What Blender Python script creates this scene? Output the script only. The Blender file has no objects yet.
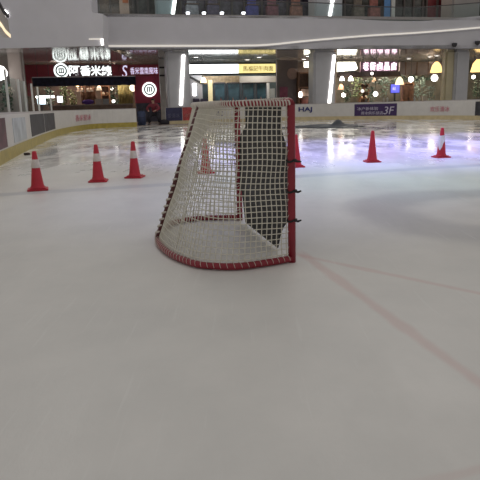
import bpy, bmesh, math, random
from mathutils import Vector, Matrix
random.seed(7)
C = bpy.context.scene.collection
PI = math.pi
# ------------------------------------------------------------------ camera
F, PITCH, ROLL, HC = 589.0, 0.22496, 0.02616, 1.206
_f = Vector((0, math.cos(PITCH), -math.sin(PITCH)))
_r0 = Vector((1, 0, 0)); _u0 = Vector((0, math.sin(PITCH), math.cos(PITCH)))
_R = _r0*math.cos(ROLL) - _u0*math.sin(ROLL)
_U = _u0*math.cos(ROLL) + _r0*math.sin(ROLL)
EYE = Vector((0, 0, HC))
def ray(x, y): return _f + _R*((x-240)/F) - _U*((y-240)/F)
def ground(x, y, z=0.0):
    d = ray(x, y); return EYE + d*((z-HC)/d.z)
def P(x, y, pl):                       # meets the upright plane Y = c + s X
    d = ray(x, y); return EYE + d*(pl[0]/(d.y - pl[1]*d.x))
SL = 0.25; TH = math.atan(SL)
FAS, COLP, SHOP, INTR, BACK, UPP = (43.9, SL), (45.2, SL), (52.7, SL), (54.6, SL), (57.5, SL), (47.5, SL)
SOFF = 5.09
cam_d = bpy.data.cameras.new('camera'); cam = bpy.data.objects.new('camera', cam_d); C.objects.link(cam)
cam_d.sensor_width = 36; cam_d.sensor_fit = 'HORIZONTAL'; cam_d.lens = 36*F/480; cam_d.clip_end = 300
m = Matrix((( _R.x, _U.x, -_f.x, EYE.x), (_R.y, _U.y, -_f.y, EYE.y), (_R.z, _U.z, -_f.z, EYE.z), (0, 0, 0, 1)))
cam.matrix_world = m
bpy.context.scene.camera = cam

# ------------------------------------------------------------------ materials
def nodes(m): m.use_nodes = True; return m.node_tree, m.node_tree.nodes['Principled BSDF']
_mats = {}
def mat(name, col, rough=0.5, metal=0.0, var=0.08, scale=6.0, bump=0.0, emit=None, es=0.0, spec=0.5):
    if name in _mats: return _mats[name]
    m = bpy.data.materials.new(name); t, b = nodes(m)
    b.inputs['Roughness'].default_value = rough; b.inputs['Metallic'].default_value = metal
    b.inputs['Specular IOR Level'].default_value = spec
    tc = t.nodes.new('ShaderNodeTexCoord'); n = t.nodes.new('ShaderNodeTexNoise')
    n.inputs['Scale'].default_value = scale; n.inputs['Detail'].default_value = 3
    t.links.new(tc.outputs['Object'], n.inputs['Vector'])
    r = t.nodes.new('ShaderNodeValToRGB')
    r.color_ramp.elements[0].position = .3; r.color_ramp.elements[1].position = .7
    r.color_ramp.elements[0].color = tuple(max(0, c*(1-var)) for c in col)+(1,)
    r.color_ramp.elements[1].color = tuple(min(1, c*(1+var)) for c in col)+(1,)
    t.links.new(n.outputs['Fac'], r.inputs['Fac']); t.links.new(r.outputs['Color'], b.inputs['Base Color'])
    if bump:
        bp = t.nodes.new('ShaderNodeBump'); bp.inputs['Strength'].default_value = bump; bp.inputs['Distance'].default_value = .02
        t.links.new(n.outputs['Fac'], bp.inputs['Height']); t.links.new(bp.outputs['Normal'], b.inputs['Normal'])
    if emit:
        b.inputs['Emission Color'].default_value = tuple(emit)+(1,); b.inputs['Emission Strength'].default_value = es
    _mats[name] = m; return m
def glass(name, col=(.9, .95, .95)):
    if name in _mats: return _mats[name]
    m = bpy.data.materials.new(name); t, b = nodes(m)
    tr = t.nodes.new('ShaderNodeBsdfTransparent'); tr.inputs['Color'].default_value = col+(1,)
    gl = t.nodes.new('ShaderNodeBsdfGlossy'); gl.inputs['Roughness'].default_value = .05
    mx = t.nodes.new('ShaderNodeMixShader'); mx.inputs['Fac'].default_value = .035
    t.links.new(tr.outputs[0], mx.inputs[1]); t.links.new(gl.outputs[0], mx.inputs[2])
    t.links.new(mx.outputs[0], t.nodes['Material Output'].inputs['Surface'])
    t.nodes.remove(b); _mats[name] = m; return m

# ------------------------------------------------------------------ mesh helpers
class MB:
    def __init__(s): s.bm = bmesh.new()
    def box(s, c, d, rz=0.0, rx=0.0, bev=0.0):
        M = Matrix.Translation(c) @ Matrix.Rotation(rz, 4, 'Z') @ Matrix.Rotation(rx, 4, 'X') @ Matrix.Diagonal((d[0], d[1], d[2], 1))
        r = bmesh.ops.create_cube(s.bm, size=1, matrix=M)
        if bev:
            es = list({e for v in r['verts'] for e in v.link_edges})
            bmesh.ops.bevel(s.bm, geom=es, offset=bev, segments=2, affect='EDGES')
        return s
    def tube(s, pts, r, n=8, closed=False, cap=True):
        pts = [Vector(p) for p in pts]; N = len(pts); rr = r if isinstance(r, (list, tuple)) else [r]*N
        rings = []; prev = None
        for i, p in enumerate(pts):
            a = pts[(i-1) % N] if (closed or i > 0) else p
            b = pts[(i+1) % N] if (closed or i < N-1) else p
            t = (b-a)
            if t.length < 1e-9: t = Vector((0, 0, 1))
            t.normalize()
            if prev is None:
                q = Vector((0, 0, 1)) if abs(t.z) < .9 else Vector((1, 0, 0))
            else: q = prev
            x = q - t*q.dot(t)
            if x.length < 1e-6: x = t.orthogonal()
            x.normalize(); y = t.cross(x); prev = x
            rings.append([s.bm.verts.new(p + (x*math.cos(2*PI*k/n) + y*math.sin(2*PI*k/n))*rr[i]) for k in range(n)])
        L = N if closed else N-1
        for i in range(L):
            A, B = rings[i], rings[(i+1) % N]
            for k in range(n): s.bm.faces.new((A[k], A[(k+1) % n], B[(k+1) % n], B[k]))
        if cap and not closed and n > 2:
            s.bm.faces.new(rings[0][::-1]); s.bm.faces.new(rings[-1])
        return s
    def lathe(s, prof, n=24, c=(0, 0, 0), M=None):
        M = M or Matrix.Identity(4); c = Vector(c); rings = []
        for r, z in prof:
            if r < 1e-6: rings.append([s.bm.verts.new(M @ Vector((0, 0, z)) + c)])
            else: rings.append([s.bm.verts.new(M @ Vector((r*math.cos(2*PI*k/n), r*math.sin(2*PI*k/n), z)) + c) for k in range(n)])
        for A, B in zip(rings, rings[1:]):
            for k in range(n):
                a, b = A[k % len(A)], A[(k+1) % len(A)]; d, e = B[k % len(B)], B[(k+1) % len(B)]
                f = [a]
                if b is not a: f.append(b)
                if e is not d: f += [e, d]
                else: f.append(d)
                if len(f) > 2: s.bm.faces.new(f)
        return s
    def prism(s, pts, off):                # planar polygon (3-D points) pushed by the vector off
        off = Vector(off); a = [s.bm.verts.new(Vector(p)) for p in pts]; b = [s.bm.verts.new(Vector(p)+off) for p in pts]
        s.bm.faces.new(a); s.bm.faces.new(b[::-1]); n = len(a)
        for i in range(n): s.bm.faces.new((a[i], b[i], b[(i+1) % n], a[(i+1) % n]))
        return s
    def blob(s, c, d, sub=2, jit=0.0):
        r = bmesh.ops.create_icosphere(s.bm, subdivisions=sub, radius=1)
        for v in r['verts']:
            k = 1+random.uniform(-jit, jit); v.co = Vector((v.co.x*d[0]*k, v.co.y*d[1]*k, v.co.z*d[2]*k)) + Vector(c)
        return s
    def wall(s, path, z0, z1, th):         # upright band along a plan path; z0,z1 numbers or per-point lists; th thickness to the left normal
        N = len(path); rows = []
        for i, p in enumerate(path):
            a = Vector(path[max(0, i-1)][:2]); b = Vector(path[min(N-1, i+1)][:2]); t = (b-a).normalized(); nn = Vector((-t.y, t.x))*th
            p = Vector(p[:2]); q = p+nn
            l = z0[i] if isinstance(z0, list) else z0; h = z1[i] if isinstance(z1, list) else z1
            rows.append([s.bm.verts.new((p.x, p.y, l)), s.bm.verts.new((p.x, p.y, h)), s.bm.verts.new((q.x, q.y, h)), s.bm.verts.new((q.x, q.y, l))])
        for A, B in zip(rows, rows[1:]):
            for k in range(4): s.bm.faces.new((A[k], B[k], B[(k+1) % 4], A[(k+1) % 4]))
        s.bm.faces.new(rows[0]); s.bm.faces.new(rows[-1][::-1])
        return s
    def build(s, name, material, parent=None, loc=None, smooth=False, rz=None):
        bmesh.ops.recalc_face_normals(s.bm, faces=s.bm.faces[:])
        me = bpy.data.meshes.new(name); s.bm.to_mesh(me); s.bm.free()
        if smooth:
            for p in me.polygons: p.use_smooth = True
        o = bpy.data.objects.new(name, me); C.objects.link(o); me.materials.append(material)
        if parent: o.parent = parent
        if loc is not None: o.location = loc
        if rz is not None: o.rotation_euler.z = rz
        return o
def tag(o, label, cat, group=None, kind=None):
    o['label'] = label; o['category'] = cat
    if group: o['group'] = group
    if kind: o['kind'] = kind
    return o
def thing(name, label, cat, loc=(0, 0, 0), rz=0.0, group=None):
    o = bpy.data.objects.new(name, None); C.objects.link(o); o.location = loc; o.rotation_euler.z = rz
    o.empty_display_size = .2
    return tag(o, label, cat, group)
def struct(o): o['kind'] = 'structure'; return o
def dup(root, loc, label, rz=None):
    r = root.copy(); C.objects.link(r); r.location = loc; r['label'] = label
    if rz is not None: r.rotation_euler.z = rz
    for ch in list(root.children):
        c = ch.copy(); C.objects.link(c); c.parent = r
        for g in list(ch.children):
            d = g.copy(); C.objects.link(d); d.parent = c
    return r
def text(body, size, material, parent, name='lettering', loc=(0, 0, 0), width=None, height=None, ext=.015, rz=0.0, shear=0.0, align='CENTER', offset=0.0, yaw=0.0):
    cu = bpy.data.curves.new('t', 'FONT'); cu.body = body; cu.size = size; cu.extrude = ext; cu.align_x = align
    cu.align_y = 'CENTER'; cu.shear = shear; cu.resolution_u = 3; cu.offset = offset
    to = bpy.data.objects.new('t', cu); C.objects.link(to)
    bpy.context.view_layer.update()
    me = bpy.data.meshes.new_from_object(to.evaluated_get(bpy.context.evaluated_depsgraph_get()))
    bpy.data.objects.remove(to); bpy.data.curves.remove(cu)
    if len(me.vertices):
        xs = [v.co.x for v in me.vertices]; ys = [v.co.y for v in me.vertices]
        cx, cy = (min(xs)+max(xs))/2, (min(ys)+max(ys))/2
        kx = width/(max(xs)-min(xs)) if width else 1; ky = height/(max(ys)-min(ys)) if height else kx
        M = Matrix.Rotation(yaw, 4, 'Z') @ Matrix.Rotation(PI/2, 4, 'X')
        for v in me.vertices:
            v.co = M @ Vector(((v.co.x-cx)*kx, (v.co.y-cy)*ky, v.co.z))
    me.name = name; me.materials.clear(); me.materials.append(material)
    o = bpy.data.objects.new(name, me); C.objects.link(o); o.parent = parent; o.location = loc
    return o
def skin(name, verts, edges, radii, material, parent, sub=2, root=0):
    me = bpy.data.meshes.new(name); me.from_pydata([Vector(v) for v in verts], edges, []); o = bpy.data.objects.new(name, me); C.objects.link(o)
    md = o.modifiers.new('s', 'SKIN'); md.use_smooth_shade = True
    sv = me.skin_vertices[0].data if me.skin_vertices else None
    if sv is None:
        me.skin_vertices.new() if hasattr(me.skin_vertices, 'new') else None
        sv = me.skin_vertices[0].data
    for i, r in enumerate(radii): sv[i].radius = (r, r) if not isinstance(r, tuple) else r; sv[i].use_root = (i == root)
    s = o.modifiers.new('d', 'SUBSURF'); s.levels = sub
    bpy.context.view_layer.update()
    m2 = bpy.data.meshes.new_from_object(o.evaluated_get(bpy.context.evaluated_depsgraph_get()))
    o.modifiers.clear(); o.data = m2; bpy.data.meshes.remove(me); m2.name = name
    m2.materials.clear(); m2.materials.append(material)
    for p in m2.polygons: p.use_smooth = True
    o.parent = parent
    return o
def smooth_path(pts, n=6):
    pts = [Vector(p) for p in pts]; out = []
    for i in range(len(pts)-1):
        p0 = pts[max(0, i-1)]; p1 = pts[i]; p2 = pts[i+1]; p3 = pts[min(len(pts)-1, i+2)]
        for k in range(n):
            t = k/n
            out.append(.5*((2*p1)+(p2-p0)*t+(2*p0-5*p1+4*p2-p3)*t*t+(3*p1-p0-3*p2+p3)*t**3))
    out.append(pts[-1]); return out
def resample(path, n):
    L = [0]
    for a, b in zip(path, path[1:]): L.append(L[-1]+(b-a).length)
    out = []; j = 0
    for i in range(n+1):
        s = L[-1]*i/n
        while j < len(L)-2 and L[j+1] < s: j += 1
        d = L[j+1]-L[j]; out.append(path[j].lerp(path[j+1], (s-L[j])/d if d else 0))
    return out

# ------------------------------------------------------------------ ice floor
def ice_material():
    m = bpy.data.materials.new('rink_ice'); t, b = nodes(m); N = t.nodes; L = t.links
    tc = N.new('ShaderNodeTexCoord'); sep = N.new('ShaderNodeSeparateXYZ'); L.new(tc.outputs['Object'], sep.inputs[0])
    X, Y = sep.outputs[0], sep.outputs[1]
    def mth(op, a, b2=None, c2=None, clamp=False):
        n = N.new('ShaderNodeMath'); n.operation = op; n.use_clamp = clamp
        for i, v in enumerate((a, b2, c2)):
            if v is None: continue
            if isinstance(v, (int, float)): n.inputs[i].default_value = v
            else: L.new(v, n.inputs[i])
        return n.outputs[0]
    def noise(scale, sx=1, sy=1, det=3, rough=.5):
        mp = N.new('ShaderNodeMapping'); mp.inputs['Scale'].default_value = (sx, sy, 1); L.new(tc.outputs['Object'], mp.inputs[0])
        n = N.new('ShaderNodeTexNoise'); n.inputs['Scale'].default_value = scale; n.inputs['Detail'].default_value = det; n.inputs['Roughness'].default_value = rough
        L.new(mp.outputs[0], n.inputs[0]); return n.outputs['Fac']
    def smooth(v, lo, hi, a=0.0, bb=1.0):
        n = N.new('ShaderNodeMapRange'); n.interpolation_type = 'SMOOTHSTEP'
        n.inputs[1].default_value = lo; n.inputs[2].default_value = hi; n.inputs[3].default_value = a; n.inputs[4].default_value = bb
        L.new(v, n.inputs[0]); return n.outputs[0]
    wob = mth('MULTIPLY', mth('SUBTRACT', noise(1.6), .5), .10)
    def line(a, c, w, soft):               # mask of a painted line from a to c
        a = Vector(a[:2]); c = Vector(c[:2]); d = (c-a); ln = d.length; d.normalize(); n = Vector((-d.y, d.x))
        dist = mth('ABSOLUTE', mth('ADD', mth('ADD', mth('MULTIPLY', X, n.x), mth('MULTIPLY', Y, n.y)), -a.dot(n)))
        dist = mth('ADD', dist, wob)
        al = mth('ADD', mth('ADD', mth('MULTIPLY', X, d.x), mth('MULTIPLY', Y, d.y)), -a.dot(d))
        k = smooth(dist, w, w+soft, 1, 0)
        k = mth('MULTIPLY', k, smooth(al, -.15, .15)); return mth('MULTIPLY', k, smooth(al, ln-.15, ln+.15, 1, 0))
    big = noise(.35, 1, 1, 4, .6); mid = noise(1.7, 1, .8, 5, .65); fine = noise(9, 1, .5, 4, .7)
    ramp = N.new('ShaderNodeValToRGB'); ramp.color_ramp.elements[0].position = .3; ramp.color_ramp.elements[1].position = .72
    ramp.color_ramp.elements[0].color = (.66, .655, .635, 1); ramp.color_ramp.elements[1].color = (.82, .80, .77, 1)
    L.new(mth('ADD', mth('MULTIPLY', big, .55), mth('MULTIPLY', mid, .45)), ramp.inputs[0])
    col = ramp.outputs[0]
    def over(col, mask, c, s):
        mx = N.new('ShaderNodeMix'); mx.data_type = 'RGBA'; L.new(mth('MULTIPLY', mask, s), mx.inputs[0])
        L.new(col, mx.inputs[6]); mx.inputs[7].default_value = c+(1,); return mx.outputs[2]
    # blue line right across, buried deep
    col = over(col, line(ground(-60, 198.5), ground(560, 160), .10, .16), (.38, .41, .47), .4)
    # two worn red lines
    col = over(col, line(ground(294, 254), ground(520, 302), .006, .045), (.60, .30, .28), .24)
    col = over(col, line(ground(300, 252), ground(560, 441), .012, .05), (.60, .27, .26), .26)
    col = over(col, line(ground(420, 484), ground(560, 450), .01, .03), (.60, .30, .28), .16)
    # skated grey ring
    cx, cy = 2.95, 6.35
    rr = mth('SQRT', mth('ADD', mth('POWER', mth('SUBTRACT', X, cx), 2), mth('POWER', mth('SUBTRACT', Y, cy), 2)))
    rr = mth('ADD', rr, mth('MULTIPLY', mth('SUBTRACT', noise(.9), .5), .5))
    ring = mth('MULTIPLY', smooth(rr, .8, 1.15), smooth(rr, 1.5, 1.95, 1, 0))
    col = over(col, ring, (.42, .42, .44), .55)
    # grey scuffed patches further out
    far = smooth(Y, 11, 17)
    scuff = mth('MULTIPLY', smooth(noise(.9, 1.1, .38, 5, .68), .46, .62), far)
    col = over(col, scuff, (.46, .455, .46), .6)
    snow = mth('MULTIPLY', smooth(noise(1.7, 1.0, .45, 5, .7), .60, .70), far)
    col = over(col, snow, (.88, .88, .88), .6)
    # fine scratches
    col = over(col, smooth(noise(3, 9, .35, 3, .6), .60, .72), (.86, .86, .84), .22)
    L.new(col, b.inputs['Base Color'])
    ro = mth('ADD', mth('MULTIPLY', smooth(noise(.9, 1.1, .38, 5, .68), .35, .6, 1, 0), .20), .06)
    ro = mth('ADD', ro, mth('MULTIPLY', smooth(Y, 9, 17, 1, 0), .26))
    L.new(ro, b.inputs['Roughness'])
    b.inputs['Specular IOR Level'].default_value = .4; b.inputs['IOR'].default_value = 1.33
    bp = N.new('ShaderNodeBump'); bp.inputs['Strength'].default_value = .25; bp.inputs['Distance'].default_value = .008
    L.new(mth('ADD', fine, mth('MULTIPLY', mid, 1.5)), bp.inputs['Height']); L.new(bp.outputs[0], b.inputs['Normal'])
    return m
b = MB(); b.box((1, 27, -.1), (60, 66, .2)); struct(b.build('floor', ice_material()))

# ------------------------------------------------------------------ hockey goal
RED = mat('goal_red_paint', (.26, .013, .028), .38, 0, .12, 9)
CORD = mat('net_cord', (.70, .67, .57), .8, 0, .08, 30)
LACE = mat('white_lacing', (.66, .61, .54), .8, 0, .12, 30)
NP = ground(292, 262); FP = ground(240, 220)
MU = (FP-NP).normalized(); WD = Vector((MU.y*-1, MU.x, 0)); GW = 1.83
goal_rz = math.atan2(MU.y, MU.x)
goal = thing('hockey_goal', 'red framed ice hockey goal with white cord net standing sideways on the ice', 'hockey goal', NP, 0)
def G(u, w, z=0): return MU*u + WD*w + Vector((0, 0, z))     # goal coordinates: across the mouth, into the goal, up
TB = .030; H = 1.22
half = [(0, 0), (-.06, .20), (-.10, .44), (-.04, .62), (.09, .76), (.45, .90), (.915, .955)]
base_uw = half + [(GW-u, w) for u, w in half[-2::-1]]
half_t = [(0, 0), (.005, .22), (.03, .36), (.12, .46), (.32, .505), (.60, .515), (.915, .52)]
top_uw = half_t + [(GW-u, w) for u, w in half_t[-2::-1]]
base_c = smooth_path([G(u, w, TB) for u, w in base_uw], 8); top_c = smooth_path([G(u, w, H+.008*min(1, w/.1)-.012) for u, w in top_uw], 8)
def wraps(path, r, step, rad, name, par, tilt=.6):
    n = max(2, int(sum((b-a).length for a, b in zip(path, path[1:]))/step)); q = resample(path, n*10)
    pts = []
    for i, p in enumerate(q):
        t = (q[min(i+1, len(q)-1)]-q[max(i-1, 0)]).normalized(); x = t.orthogonal().normalized()
        ref = Vector((0, 0, 1)) if abs(t.z) < .8 else Vector((1, 0, 0)); x = (ref-t*ref.dot(t)).normalized(); y = t.cross(x)
        a = 2*PI*i/10
        pts.append(p+(x*math.cos(a)+y*math.sin(a))*r)
    return MB().tube(pts, rad, 5).build(name, LACE, par, smooth=True)
for u, nm in ((0, 'goal_post'), (GW, 'goal_post')):
    po = MB().tube([G(u, 0, 0), G(u, 0, .3), G(u, 0, H-.06), G(u, .0, H-.02)], TB, 16).build(nm, RED, goal, smooth=True)
    wraps([G(u, .012, .05), G(u, .012, H-.06)], TB*(.6 if u == 0 else 1.02), .085 if u else .12, .0045 if u else .003, 'lacing', po)
cb = MB().tube([G(0, 0, H-.02), G(.04, 0, H), G(GW-.04, 0, H), G(GW, 0, H-.02)], TB, 16).build('crossbar', RED, goal, smooth=True)
wraps([G(.06, .01, H), G(GW-.06, .01, H)], TB+.002, .06, .0045, 'lacing', cb)
bf = MB().tube(base_c, .027, 12).build('base_frame', RED, goal, smooth=True)
wraps(resample([p+Vector((0, 0, .006)) for p in base_c], 120), .0280, .05, .0022, 'lacing', bf)
tf = MB().tube(top_c, .020, 12).build('top_frame', RED, goal, smooth=True)
wraps(resample(top_c, 90), .0215, .024, .0066, 'lacing', tf)
US = 1.02
bs = MB().tube([G(US, .52, H-.01), G(US, .955, TB)], .024, 10).build('back_stay', mat('stay_dark_red', (.10, .022, .022), .5), goal, smooth=True)  # stay coloured a darker red than the rest of the frame
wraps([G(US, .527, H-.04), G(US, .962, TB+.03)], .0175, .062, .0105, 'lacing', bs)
def net(name, fn, nu, nv, rad=.0036):
    mb = MB()
    g = [[fn(i/nu, j/nv) for j in range(nv+1)] for i in range(nu+1)]
    for i in range(nu+1): mb.tube(g[i], rad, 4, cap=False)
    for j in range(nv+1): mb.tube([g[i][j] for i in range(nu+1)], rad, 4, cap=False)
    return mb.build(name, CORD, goal)
NBC = resample(base_c, 400); NTC = resample(top_c, 400)
def skirt(t0, t1, sag):
    def fn(a, b2):
        t = t0+(t1-t0)*a; f = t*400; i = min(399, int(f)); k = f-i
        lo = NBC[i].lerp(NBC[i+1], k); hi = NTC[i].lerp(NTC[i+1], k)
        p = lo.lerp(hi, b2); e = math.sin(PI*b2)
        mid = G(GW/2, .35, p.z); d = (mid-p); d.z = 0
        p = p + d*(sag*e)
        # the mesh hangs a little askew
        p.z += (.008*math.sin(9*t+4*b2)+.004*math.sin(31*t+17*b2)+.09*(abs(t-.5)*-2+.66))*e; p += MU*((.006*math.sin(13*b2+7*t)+.003*math.sin(23*b2+40*t))*e)+WD*(.007*math.sin(15*b2+11*t)*e)
        return p
    return fn
net('side_net', skirt(0, .34, .02), 25, 27)
net('back_net', skirt(.34, .66, .06), 26, 27)
net('side_net', skirt(.66, 1, .02), 25, 27)
def topfn(a, b2):
    f = a*400; i = min(399, int(f)); p = NTC[i].lerp(NTC[i+1], f-i)
    u = (p).dot(MU); w = p.dot(WD)
    q = G(min(max(u, 0.0), GW), 0, H-.01)
    r = q.lerp(p, b2); r.z -= .02*math.sin(PI*b2); return r
net('top_net', topfn, 44, 12)
# black shooter tutor strapped into the mouth
BLK = mat('black_tarp', (.010, .010, .011), .55, 0, .2, 12, .3)
tut = thing('shooter_tutor', 'black target sheet with cut-out corners strapped across the mouth of the goal', 'target sheet', NP, 0)
def mouth(px, py):
    d = ray(px, py); n = WD; t = (NP-EYE).dot(n)/d.dot(n); q = EYE+d*t-NP; return (q.dot(MU), q.z)
outl = [(246, 108), (246.3, 127), (240.5, 136), (240, 160), (240.6, 190), (242.5, 191), (246, 222), (262, 236), (278, 249), (280, 236), (282.5, 228),
        (287.5, 221), (288.5, 200), (288.8, 175), (288.5, 152), (284.7, 142), (280.5, 128), (281, 108)]
poly = [mouth(*p) for p in outl]
poly = [(min(max(u, .035), GW-.035), min(max(z, .03), 1.185)) for u, z in poly]
sheet = MB().prism([G(u, -.004, z) for u, z in poly], WD*.006).build('sheet', BLK, tut)
hem = MB().tube([G(u, .002, z) for u, z in poly], .007, 6, closed=True).build('hem', mat('sheet_hem', (.03, .03, .03), .7), tut)
for z in (.79, .56, .335):
    mb = MB()
    ring = [G(math.cos(a)*.036, math.sin(a)*.036, z+.008*math.sin(a*2)) for a in [2*PI*k/16 for k in range(16)]]
    mb.tube(ring, .008, 6, closed=True)
    mb.box(G(.06, 0, z), (.05, .012, .022), goal_rz)
    mb.tube([G(-.035, -.01, z), G(-.05, -.035, z-.004), G(-.052, -.06, z+.004 if z < .7 else z-.006)], [.008, .009, .006], 6)
    mb.build('strap', BLK, tut)
for z in (.40, .80):
    ring = [G(GW+math.cos(a)*.036, math.sin(a)*.036, z) for a in [2*PI*k/16 for k in range(16)]]
    MB().tube(ring, .007, 6, closed=True).build('strap', BLK, tut)

# ------------------------------------------------------------------ cones
CRED = mat('cone_red', (.54, .022, .045), .42, 0, .10, 8)
CWHITE = mat('cone_band', (.70, .64, .60), .5, 0, .12, 14)
def cone(loc, label, band=None, h=.63, rz=0.0):
    t = thing('traffic_cone', label, 'traffic cone', loc, rz, 'traffic cones on the ice')
    mb = MB(); mb.box((0, 0, .014), (.31, .31, .028), bev=.008); mb.box((0, 0, .036), (.24, .24, .02), bev=.006)
    mb.build('base', CRED, t)
    r = lambda z: .100 - (.100-.031)*(z-.04)/(h-.04)
    MB().lathe([(.112, .042), (.106, .055), (r(.08), .08), (r(.3), .3), (r(h-.012), h-.012), (r(h)-.008, h), (.016, h), (.014, h-.05)], 28).build('cone_body', CRED, t, smooth=True)
    if band == 'full':
        z0, z1 = .345, .475
        MB().lathe([(r(z0)+.001, z0), (r(z0)+.004, z0+.004), (r(z1)+.004, z1-.004), (r(z1)+.001, z1)], 28).build('reflective_band', CWHITE, t, smooth=True)
    elif band == 'torn':
        mb = MB(); n = 28; A = []; B = []
        for k in range(n):
            a = 2*PI*k/n; lo = .34 - .17*max(0, math.cos(a+2.5))**3 + .015*random.uniform(-1, 1); hi = .47+.008*random.uniform(-1, 1)
            A.append(mb.bm.verts.new(((r(lo)+.004)*math.cos(a), (r(lo)+.004)*math.sin(a), lo))); B.append(mb.bm.verts.new(((r(hi)+.004)*math.cos(a), (r(hi)+.004)*math.sin(a), hi)))
        for k in range(n): mb.bm.faces.new((A[k], A[(k+1) % n], B[(k+1) % n], B[k]))
        mb.build('reflective_band', mat('cone_band_white', (.82, .80, .84), .45), t, smooth=True)
    return t
cone(ground(38, 190), 'banded red traffic cone nearest the left boards, leftmost of all the cones', 'full', .60, .3)
cone(ground(98.5, 181.5), 'banded red traffic cone in the middle of the three left of the goal', 'full', .625, .1)
cone(ground(135, 177.5), 'banded red traffic cone third from the left, nearest the goal on its left side', 'full', .635, -.1)
cone(ground(206, 173), 'plain red traffic cone seen through the net of the goal', None, .63, .2)
cone(ground(296, 167), 'red traffic cone mostly hidden behind the near red goal post', None, .63, .1)
cone(ground(372, 162), 'plain red traffic cone without a band standing alone right of the goal', None, .635, .05)
cone(ground(441, 157.5), 'red traffic cone with a torn white band, rightmost on the ice', 'torn', .63, .2)
pk = MB().lathe([(0, 0), (.075, 0), (.085, .008), (.085, .052), (.078, .06), (0, .06)], 24)
tag(pk.build('hockey_puck', mat('puck_rubber', (.03, .012, .012), .6), loc=ground(27, 155), smooth=False), 'small dark puck lying on the ice by the left boards', 'puck')

# dark mat lying on the ice
mb = MB(); a0, a1 = ground(297, 126.5), ground(366, 126.3)
nx, ny = 48, 16; gv = []
dx = (a1-a0); ex = dx.normalized(); ey = Vector((-ex.y, ex.x, 0))
for i in range(nx+1):
    row = []
    for j in range(ny+1):
        s, v = i/nx, j/ny
        wd = 4.6*(1-.75*max(0, (s-.55)/.45)**1.2)
        p = a0+dx*s+ey*((v-.5)*wd+ .5*math.sin(5*s))
        z = .02+.03*abs(math.sin(11*s+4*v))*(.4+.6*math.sin(PI*v)) + .30*math.exp(-((s-.60)/.035)**2)*math.exp(-((v-.5)/.16)**2) + .08*math.exp(-((s-.67)/.06)**2)*math.exp(-((v-.5)/.2)**2)
        row.append(mb.bm.verts.new((p.x, p.y, z)))
    gv.append(row)
for i in range(nx):
    for j in range(ny): mb.bm.faces.new((gv[i][j], gv[i+1][j], gv[i+1][j+1], gv[i][j+1]))
r = bmesh.ops.extrude_face_region(mb.bm, geom=mb.bm.faces[:])
for v in [e for e in r['geom'] if isinstance(e, bmesh.types.BMVert)]: v.co.z -= .018
tag(mb.build('tarpaulin', mat('dark_tarpaulin', (.035, .045, .06), .5, 0, .4, 2, .2), smooth=True), 'dark crumpled tarpaulin lying on the far ice before the white boards', 'tarpaulin')

# ------------------------------------------------------------------ rink boards
BRD = mat('board_white', (.66, .64, .61), .35, 0, .05, 3)
KICK = mat('kick_yellow', (.42, .33, .07), .4, 0, .15, 4)
KICKP = mat('kick_pale', (.60, .50, .30), .4, 0, .1, 4)
RAIL = mat('rail_grey', (.50, .47, .46), .4, 0, .06, 6)
NAVY = mat('banner_navy', (.030, .030, .085), .45, 0, .25, 4)
PURP = mat('banner_purple', (.050, .022, .105), .45, 0, .15, 4)
INK = mat('blue_ink', (.03, .035, .16), .5)
PINK = mat('pink_ink', (.62, .24, .29), .5)
PALE = mat('pale_ink', (.60, .56, .68), .5)
GREYINK = mat('dark_grey_print', (.035, .035, .045), .5, 0, .5, 2.5)
MAROON = mat('maroon_print', (.10, .035, .05), .5, 0, .5, 2)
REDB = mat('red_banner_print', (.42, .06, .06), .5, 0, .35, 3)
BH = 1.18
def flat(path): return [Vector((p.x, p.y, 0)) for p in path]
lp = flat(smooth_path([ground(-70, 218)]+[ground(*p) for p in [(-25, 181), (0, 165.5), (15, 157), (30, 149), (45, 141.5), (60, 135.3), (78, 131), (98, 128.4), (137, 126.8)]], 8))
rp = flat(smooth_path([ground(*p) for p in [(166, 124.6), (200, 123.4), (250, 121.8), (300, 120.2), (340, 119.6), (400, 119.3), (440, 119.3), (480, 119.8), (520, 121.5), (560, 124)]], 8))
def barrier(name, label, path, kick, kick_h=.26):
    t = thing(name, label, 'rink boards')
    MB().wall(path, 0.0, BH-.05, .10).build('board_panel', BRD, t)
    MB().wall([p-_n*.0 for p, _n in zip(path, [Vector()]*len(path))], BH-.05, BH, .14).build('top_rail', RAIL, t)
    off = offset(path, -.02)
    MB().wall(off, .0, kick_h, .018).build('kick_plate', kick, t)
    return t
def offset(path, d):
    out = []; N = len(path)
    for i, p in enumerate(path):
        t = (path[min(N-1, i+1)]-path[max(0, i-1)]).normalized(); out.append(p+Vector((-t.y, t.x, 0))*d)
    return out
def pathpx(path, px):            # point of the path seen at picture column px (used once, to find its place on the boards)
    best = None
    for a, c in zip(path, path[1:]):
        for k in range(12):
            q = a.lerp(c, k/12); d = q-EYE; x = 240+F*d.dot(_R)/d.dot(_f)
            if best is None or abs(x-px) < best[0]: best = (abs(x-px), q, math.atan2((c-a).y, (c-a).x))
    return best[1], best[2]
def sub(path, px0, px1, n=10):
    pts = []
    for i in range(n+1): pts.append(pathpx(path, px0+(px1-px0)*i/n)[0])
    return pts
def banner(t, path, px0, px1, z0, z1, material, name='banner'):
    return MB().wall(offset(sub(path, px0, px1), -.014), z0, z1, .012).build(name, material, t)
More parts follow.
